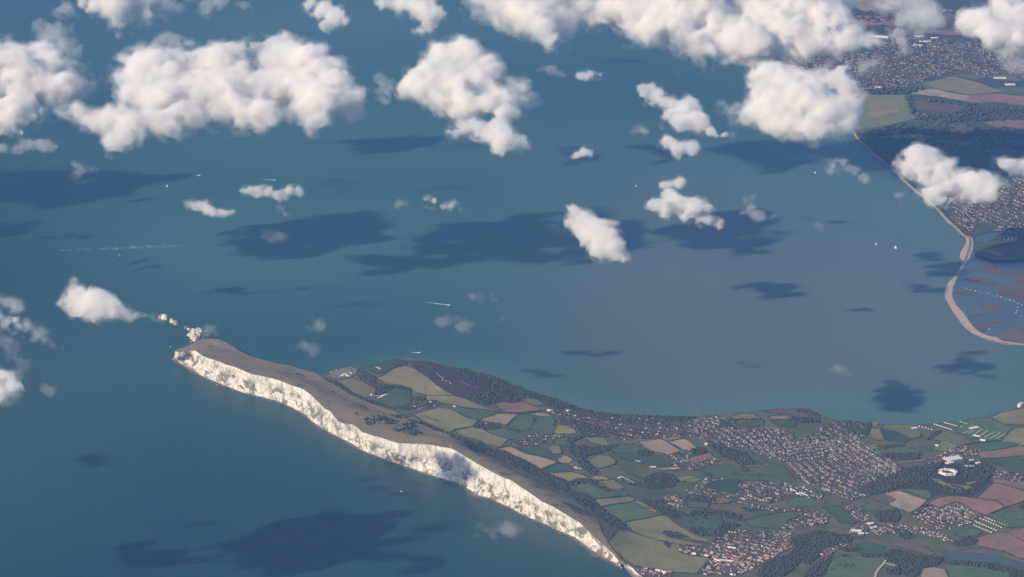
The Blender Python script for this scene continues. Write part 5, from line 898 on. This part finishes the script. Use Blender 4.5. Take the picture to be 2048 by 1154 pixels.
# moored boats behind the spit
bm = bmesh.new(); sec = []
for t, wd_, dz in ((-.5, .7, 0), (0, 1, 0), (.35, .6, .2), (.5, .05, .4)):
    w = 2.6*wd_; sec.append([bm.verts.new((t*14, -w, 1.4+dz)), bm.verts.new((t*14, -w*.5, -.3)), bm.verts.new((t*14, w*.5, -.3)), bm.verts.new((t*14, w, 1.4+dz))])
for a, b_ in zip(sec, sec[1:]):
    for i in range(4): bm.faces.new((a[i], a[(i+1) % 4], b_[(i+1) % 4], b_[i]))
bm.faces.new(sec[0]); bm.faces.new(sec[-1][::-1]); box(bm, -3, 2, -1.4, 1.4, 1.45, 3.4); bmesh.ops.recalc_face_normals(bm, faces=bm.faces[:]); mb = bpy.data.meshes.new('moored_boat'); bm.to_mesh(mb); bm.free(); mb.materials.append(M_WHITE)
line = resample(np.array([(1925,573.5,0),(1940,579.5,0),(1960,584,0),(1978,588,0),(1997,593,0),(2013,597,0),(2027,602,0),(2036,606,0),(2044,611,0)], float), 15)
for k, q in enumerate(list(line)+[(2035,616,0),(2034,622,0),(2032,626,0),(2042,632,0)]):
    o = bpy.data.objects.new('moored_boat', mb); COL.objects.link(o); o.location = gnd(q[0], q[1]+rg.normal(0, .5), 0.6); o.rotation_euler = (0, 0, 1.2+rg.normal(0, .3)); s_ = rg.uniform(.55, 1.1); o.scale = (s_,)*3; tag(o, 'small white boat moored in the creek behind the spit', 'moored boat', 'boats moored in a curving line behind the spit')
# ---------------------------------------------------------------- clouds
def vol_mat(name, density, color=(1, 1, 1), g=0.0):
    m, nt, N, L = mat(name)
    for n in list(N):
        if n.type == 'BSDF_PRINCIPLED': N.remove(n)
    v = N.new('ShaderNodeVolumePrincipled')
    v.inputs['Color'].default_value = (*color, 1); v.inputs['Density'].default_value = density; v.inputs['Anisotropy'].default_value = g
    L.new(v.outputs[0], N['Material Output'].inputs['Volume'])
    return m
M_CLOUD = vol_mat('cloud_dense', 0.024, (0.978, 0.968, 0.958), 0.0)
M_SMALL = vol_mat('cloud_small', 0.013, (0.978, 0.968, 0.958), 0.0)
M_SHELL = vol_mat('cloud_edge', 0.0080, (0.978, 0.968, 0.958), 0.0)
M_WISP = vol_mat('cloud_wisp', 0.0042, (0.978, 0.968, 0.958), 0.0)
M_VEIL2 = vol_mat('cloud_veil_inner', 0.0022, (0.978, 0.968, 0.958), 0.0)
M_VEIL = vol_mat('cloud_veil', 0.0016, (0.978, 0.968, 0.958), 0.0)
M_THIN = vol_mat('cloud_thin', 0.0028, (0.978, 0.968, 0.958), 0.0)
def cloud(label, circles, zmid=1400.0, seed=1, rough=1.0, kz=0.55, vox=None, deep=0.8, thin=False, warp=1.0):
    """circles: (px, py, radius px) in the photograph; a puff at cloud height for each, joined and roughened"""
    c = np.array(circles, float); cy0 = (c[:, 1]*c[:, 2]).sum()/c[:, 2].sum()
    s0 = pxm(gnd(c[:, 0].mean(), cy0, zmid))
    cen = []; rad = []
    for px, py, r in c:
        z = zmid - kz*(py-cy0)/s0
        z = min(max(z, zmid-330), zmid+520)
        P = gnd(px, py, z); cen.append(P); rad.append((1.2 if thin == 1 else 1.06 if thin else 1.15)*r/pxm(P))
    cen = np.array(cen); rad = np.array(rad)
    if vox is None: vox = max(7.0, min(11.0, rad.max()/14))
    pad = 0.55*rad.max() + 80
    lo = (cen-rad[:, None]).min(0)-pad; hi = (cen+rad[:, None]).max(0)+pad
    ax = [np.arange(lo[k], hi[k]+vox, vox) for k in range(3)]
    X, Y, Z = np.meshgrid(*ax, indexing='ij', sparse=True)
    R = np.clip(np.median(rad), 45, 260)
    wp = [R*warp*(0.50*gnoise(ax, R*1.7, seed*31+q) + 0.40*gnoise(ax, R*0.8, seed*31+4+q) + 0.22*gnoise(ax, max(R*0.38, vox*1.8), seed*31+8+q) + 0.10*gnoise(ax, max(R*0.2, vox*1.6), seed*31+12+q)) for q in range(3)]
    X = X+wp[0]; Y = Y+wp[1]; Z = Z+0.75*wp[2]
    A = np.zeros([len(a) for a in ax]); k = 1/(0.42*np.median(rad))
    for p, r in zip(cen, rad):
        d = np.sqrt((X-p[0])**2 + (Y-p[1])**2 + ((Z-p[2])/deep)**2) - r
        A += np.exp(np.clip(-k*d, -60, 60))
    D = -np.log(A+1e-30)/k + 0.12*np.median(rad)
    L_ = R*0.8; disp = 0; amp = 0.19*R; j = 0
    while L_ > vox*1.6:
        n = gnoise(ax, L_, seed*7+j)
        disp = disp + amp*(0.7*n + 0.6*(np.abs(n)-0.33))
        L_ *= 0.55; amp *= 0.80; j += 1
    hf = 0; L_ = R*0.7; amp = 1.0; j = 0            # torn, ridged fringe
    while L_ > vox*1.6:
        n = gnoise(ax, L_, seed*7+31+j); hf = hf + amp*(0.55*n + 1.1*(np.abs(n)-0.33)); L_ *= 0.55; amp *= 0.78; j += 1
    D = D - rough*disp
    big = gnoise(ax, R*1.0, seed*7+61) + 0.6*gnoise(ax, R*0.5, seed*7+62) if thin else 0
    def closed(F):
        for a in range(3):
            sl_ = [slice(None)]*3; sl_[a] = 0; F[tuple(sl_)] = 50; sl_[a] = -1; F[tuple(sl_)] = 50
        return surface_nets(F, lo, vox)
    b = cen.mean(0)
    def put(name, F, m, par=None):
        if (F < 0).sum() < 4: return
        V, Q = closed(F); mesh_obj(name, V-b, Q, m, par)
    root = bpy.data.objects.new('cloud', None); COL.objects.link(root); root.location = b
    if not thin:
        put('core', D + 0.18*R + 0.12*R*hf, M_CLOUD if np.median(rad) > 110 else M_SMALL, root)
        put('soft_edge', D + 0.05*R + 0.24*R*hf, M_SHELL, root)
        put('wispy_edge', D - 0.10*R + 0.42*R*hf, M_THIN, root)
        put('torn_halo', D - 0.16*R + 0.62*R*np.roll(hf, 3, 1), M_VEIL, root)
    elif thin > 1:
        put('veil', D - 0.22*R + 0.60*R*big + 0.34*R*hf, M_VEIL, root)
        put('wisp', D + 0.10*R + 0.55*R*big + 0.30*R*hf, M_VEIL2, root)
    else:
        put('wisp', D + 0.10*R + 0.34*R*big + 0.34*R*hf, M_WISP, root)
        put('wispy_edge', D - 0.24*R + 0.36*R*big + 0.34*R*np.roll(hf, 2, 0), M_VEIL, root)
    return tag(root, label, 'cloud', 'clouds over the sea and coast')
CL = [
('huge billowing cloud at the western frame edge with a bright shoulder', [(20,110,30),(70,115,36),(115,135,30),(30,170,45),(85,170,48),(130,185,24),(10,225,30),(60,215,33),(-40,150,60),(-40,210,45),(-90,180,50)], 0, 11),
('thin grey veil rising over the shoulder of the huge western cloud', [(75,65,16),(105,65,18),(130,82,18),(150,100,16),(95,80,16)], 2, 12),
('longest cloud of the scene, ragged in the west and domed in the east', [(270,130,26),(262,160,26),(300,128,24),(290,155,32),(330,150,38),(268,190,26),(330,205,36),(300,195,28),(378,135,40),(400,180,52),(440,135,38),(455,190,48),(380,235,30),(340,248,28),(300,240,28),(240,245,26),(210,240,26),(190,235,22),(160,225,16),(135,222,12),(230,275,20),(260,268,20),(250,298,9),(420,238,26),(470,100,18),(500,90,18),(545,83,20),(440,105,22),
 (475,165,36),(490,215,32),(515,190,28),(512,232,26),(540,240,26),(575,112,40),(620,135,50),(665,165,46),(690,198,36),(640,210,42),(620,245,24),(565,185,30),(548,130,24),(600,180,40),(718,190,18),(580,95,20),(530,165,22)], 0, 13),
('flat ragged scrap above the longest cloud', [(285,96,9),(320,85,13),(350,80,16),(380,88,12)], 1, 15),
('faint wisp linking the domed cloud to the tall tower cloud', [(770,182,16),(765,160,11),(760,200,11)], 2, 16),
('tall tower cloud with a heaped crown over open sea', [(905,112,34),(930,118,34),(880,138,34),(840,150,28),(815,160,18),(860,178,32),(910,172,38),(958,140,34),(978,168,27),(940,203,32),(990,208,28),(1030,195,22),(1050,172,15),(880,200,20),(1010,232,22)], 0, 17),
('flat ragged cloud tucked under the tall tower cloud', [(898,266,9),(920,260,14),(940,257,18),(965,262,22),(1000,263,26),(1005,285,22),(1035,283,17),(1055,288,9)], 0, 18),
('bright cloud cut by the top frame edge, the westernmost one', [(150,5,28),(190,12,36),(230,18,36),(270,8,32),(300,-5,25)], 0, 19),
('broken thin cloud along the top edge east of the westernmost one', [(370,10,18),(410,6,18),(440,2,18),(478,10,16),(490,24,9),(345,35,8)], 2, 20),
('small comma shaped cloud hanging near the top edge', [(620,5,13),(645,18,18),(665,35,22),(685,45,10),(652,55,12)], 0, 21),
('pale hooked cloud at the top edge before the big cloud bank', [(765,5,16),(800,6,22),(835,12,26),(862,30,26),(855,52,16),(838,60,10),(878,52,10)], 0, 22),
('cloud bank along the top edge, its western lobe pointing downward', [(975,8,32),(1010,22,38),(1050,38,36),(1080,60,25),(1095,84,14),(1040,8,40),(1100,18,38),(1150,18,38),(1120,55,18)], 0, 23),
('cloud bank along the top edge, its widest central mass', [(1210,18,38),(1260,38,42),(1290,68,32),(1330,50,42),(1380,50,42),(1420,68,38),(1448,40,42),(1400,18,42),(1330,8,42),(1260,-2,40),(1360,82,22),(1400,98,16),(1180,0,28)], 0, 24),
('cloud bank along the top edge, its eastern mass over the far coast', [(1520,28,42),(1560,48,45),(1600,30,42),(1640,48,42),(1680,66,32),(1560,83,22),(1610,83,24),(1660,83,22),(1710,82,19),(1500,68,28),(1732,80,11),(1640,8,38),(1570,3,38),(1480,80,20)], 0, 25),
('slender cloud column above the far factories', [(1795,72,13),(1803,84,13),(1806,97,11)], 1, 26),
('small grey scrap beside the slender column', [(1740,120,14),(1728,130,14),(1752,126,10)], 2, 27),
('veil cloud at the top edge over the far fields', [(1770,8,22),(1810,8,28),(1848,22,26),(1868,46,17),(1840,42,18)], 1, 28),
('bright cloud at the upper eastern corner', [(1960,50,26),(1990,68,25),(1932,50,17),(2010,20,38),(2045,50,38),(2050,88,30),(1970,74,15),(2045,0,32)], 0, 29),
('dim veil under the corner cloud', [(2000,118,16),(2035,128,20),(2060,140,18)], 2, 30),
('single bright cauliflower cloud over the mainland shore', [(1530,148,26),(1555,146,30),(1512,168,17),(1590,158,32),(1622,165,28),(1652,170,22),(1680,155,22),(1695,175,22),(1700,205,22),(1688,230,26),(1510,215,25),(1497,230,18),(1540,200,38),(1560,235,30),(1600,205,45),(1640,212,42),(1590,250,22),(1610,262,18),(1640,254,25),(1668,243,24),(1640,270,9)], 0, 31),
('arched ragged cloud beside the cauliflower cloud', [(1283,187,11),(1300,184,13),(1318,188,15),(1332,198,12),(1300,203,8),(1345,220,19),(1375,218,25),(1392,243,24),(1360,243,22),(1420,263,13),(1448,268,10),(1463,264,6),(1335,285,17),(1355,298,16),(1380,298,16),(1322,258,8),(1332,240,8)], 0, 32),
('tiny shred west of the arched cloud', [(1275,256,9),(1290,262,9)], 1, 33), ('faint tatters between the arched and the cauliflower cloud', [(1445,212,8),(1460,222,8),(1474,206,7)], 2, 34),
('small oval puff alone below the tower cloud', [(1148,309,8),(1163,304,12),(1179,309,8)], 0, 35), ('tiny puff high over open sea, the brighter of two', [(1160,149,8),(1178,149,11),(1198,153,8)], 0, 36), ('tiny puff high over open sea, the fainter of two', [(1085,140,6),(1100,143,10),(1120,145,7)], 2, 37),
('compact diamond shaped cloud over the middle of the bay', [(1140,415,10),(1155,425,18),(1148,448,16),(1178,440,20),(1200,450,20),(1175,468,26),(1208,478,26),(1233,488,14),(1220,503,16),(1245,513,10),(1190,498,15),(1225,452,12)], 0, 38),
('ragged wedge cloud above the two yachts bay', [(1332,372,11),(1352,368,13),(1340,388,17),(1305,410,13),(1325,413,16),(1355,405,23),(1388,413,20),(1418,415,13),(1332,425,14),(1375,433,13),(1408,438,13),(1438,445,11)], 0, 39),
('thin streak trailing from the ragged wedge cloud', [(1495,400,9),(1500,418,12),(1482,425,10),(1518,430,11),(1538,440,7)], 1, 40),
('bright double cloud over the mainland beach', [(1798,330,15),(1830,322,26),(1860,322,26),(1888,340,25),(1850,350,22),(1905,368,22),(1940,362,25),(1963,373,25),(1985,385,15),(1870,380,22),(1878,403,14),(1908,405,13),(1940,393,17)], 0, 41),
('half cut cloud at the frame edge above the mainland town', [(2000,332,11),(2020,325,18),(2048,328,22),(2075,330,24)], 0, 42), ('loose streak of cloud before the mainland beach', [(1663,330,9),(1690,328,12),(1658,340,7),(1708,343,11),(1728,358,9),(1680,322,8)], 1, 43),
('flat double puff over the bay, with a boat wake beyond', [(490,382,9),(512,382,14),(540,380,13),(560,390,12),(585,380,14),(605,385,9)], 0, 44), ('curl of vapour dangling under the flat double puff', [(565,420,6),(572,434,9),(548,464,10),(562,468,8)], 2, 45),
('oblong puff west of the flat double puff', [(380,405,9),(400,412,13),(420,420,15),(440,428,11),(460,430,7)], 0, 46), ('spiky little puff in the centre of the bay', [(865,399,12),(850,405,9),(885,406,10),(905,410,7),(920,413,5)], 0, 47), ('pinch of vapour beside the spiky little puff', [(800,408,7),(812,409,6)], 2, 48),
('low ragged streak under the huge western cloud', [(10,298,11),(40,295,11),(65,290,13),(90,292,13),(114,290,9)], 1, 49), ('tiny hook of vapour above the dark western shadow', [(160,345,10),(180,340,8),(155,335,6)], 1, 50),
('pointed cloud streaming toward the chalk stacks', [(148,570,10),(155,588,17),(168,600,24),(190,608,30),(215,612,28),(240,620,17),(265,628,11),(288,633,7),(306,636,5),(165,628,16),(195,635,16),(130,600,7)], 0, 51),
('upper torn veil of the stack at the western frame edge', [(8,605,17),(35,620,18),(60,650,14),(85,670,11),(100,685,8)], 1, 52), ('middle torn veil of the stack at the western frame edge', [(12,690,15),(35,715,15),(50,735,10)], 2, 53), ('lowest puff of the stack at the western frame edge', [(0,760,25),(22,780,20),(-10,795,18)], 0, 54), ('small faint puff next to the lowest frame-edge puff', [(98,780,11),(112,793,7)], 2, 55),
('faint smudge north of the long bright wake', [(958,595,7),(973,598,8),(988,600,5)], 2, 56), ('barely visible veil east of the long bright wake', [(880,645,9),(910,640,10),(935,655,8),(1000,640,9)], 2, 57), ('faint smudge off the heather hill', [(602,690,7),(618,696,8),(630,702,6)], 2, 58), ('faint smudge between wake and headland', [(630,643,8),(645,648,6)], 2, 59),
('low mist clinging to the headland tip', [(412,664,10),(428,668,8)], 2, 60), ('small ghostly cloud below the long cliff', [(975,1058,13),(960,1064,8),(985,1070,8),(1015,1066,8)], 2, 61), ('dim smudge above the near bay', [(1680,740,11)], 2, 62), ('dim upright smudge west of the two yachts', [(1638,455,6),(1640,468,6)], 2, 63), ('speck of vapour near the mainland beach', [(1790,390,5),(1796,394,5)], 2, 64),
]
SHV = -np.array([sd.x, sd.y])/sd.z            # horizontal travel of a shadow per metre of height
def shade_px(pts, z=1400.0):                  # where a cloud must hang for its shadow to fall on these places of the sea
    out = []
    for x, y, r in pts:
        G = gnd(x, y, 0); P = G.copy(); P[:2] -= SHV*z; P[2] = z; q = project(P[None])[0]; out.append((q[0], q[1], r*pxm(P)/pxm(G)))
    return out
OFF = [('broad cloud beyond the western frame edge', [(500,1085,35),(560,1055,40),(620,1040,45),(690,1050,45),(745,1035,38),(640,1085,48),(560,1100,40),(720,1085,40),(760,1105,26),(590,1125,34),(660,1125,34)], 71), ('cloud beyond the western frame edge, below the broad one', [(260,1090,18),(300,1110,28),(340,1115,26),(390,1120,20),(430,1110,14)], 72), ('small cloud far beyond the western frame edge', [(150,920,16),(180,915,18),(210,922,12)], 73),
 ('wide cloud far beyond the western frame edge', [(-20,350,44),(-20,392,44),(40,345,40),(50,385,42),(100,360,40),(110,398,38),(160,365,36),(165,402,30),(210,366,32),(200,392,26),(260,366,22)], 74), ('second wide cloud beyond the western frame edge', [(-20,465,40),(20,458,32),(50,440,18),(110,478,16),(160,475,14),(210,468,10)], 75), ('small cloud past the western frame edge', [(420,583,14),(460,576,19),(500,586,15),(470,592,12)], 79), ('thin cloud past the western frame edge', [(565,583,9),(600,578,10),(640,574,10),(672,572,7)], 80), ('little cloud past the western frame edge', [(265,522,10),(295,533,12),(320,538,8)], 81), ('cloud above the top frame edge', [(1200,122,10),(1240,122,16),(1275,124,10)], 76), ('wide cloud above the cloud bank at the top frame edge', [(1760,262,22),(1800,288,34),(1850,250,36),(1880,305,36),(1920,268,42),(1960,315,38),(1990,275,42),(2040,262,36),(2040,322,36),(1935,325,30),(2090,290,50),(1850,335,32),(1960,352,32),(2060,350,34),(1905,365,24)], 78), ('streak of cloud beyond the western frame edge', [(720,950,14),(750,970,16),(790,985,14),(820,1010,10),(600,1000,10),(430,1060,14),(450,1062,10)], 77)]
for lb, cs, th, sd_ in CL: cloud(lb, cs, seed=sd_, thin=th)
for lb, cs, sd_ in OFF: cloud(lb, shade_px(cs), seed=sd_, kz=0.3, warp=1.8, rough=1.7, vox=18.0 if len(cs) > 7 else None)

# ---------------------------------------------------------------- the air
x0, x1, y0, y1, z0, z1 = -60000, 30000, -40000, 60000, -1.5, 6400
hv = [(x, y, z) for x in (x0, x1) for y in (y0, y1) for z in (z0, z1)]
hz_ = mesh_obj('haze', hv, [(0,1,3,2),(4,6,7,5),(0,4,5,1),(2,3,7,6),(0,2,6,4),(1,5,7,3)], vol_mat('haze', HAZE_D, HAZE_C, 0.0)); hz_['kind'] = 'stuff'
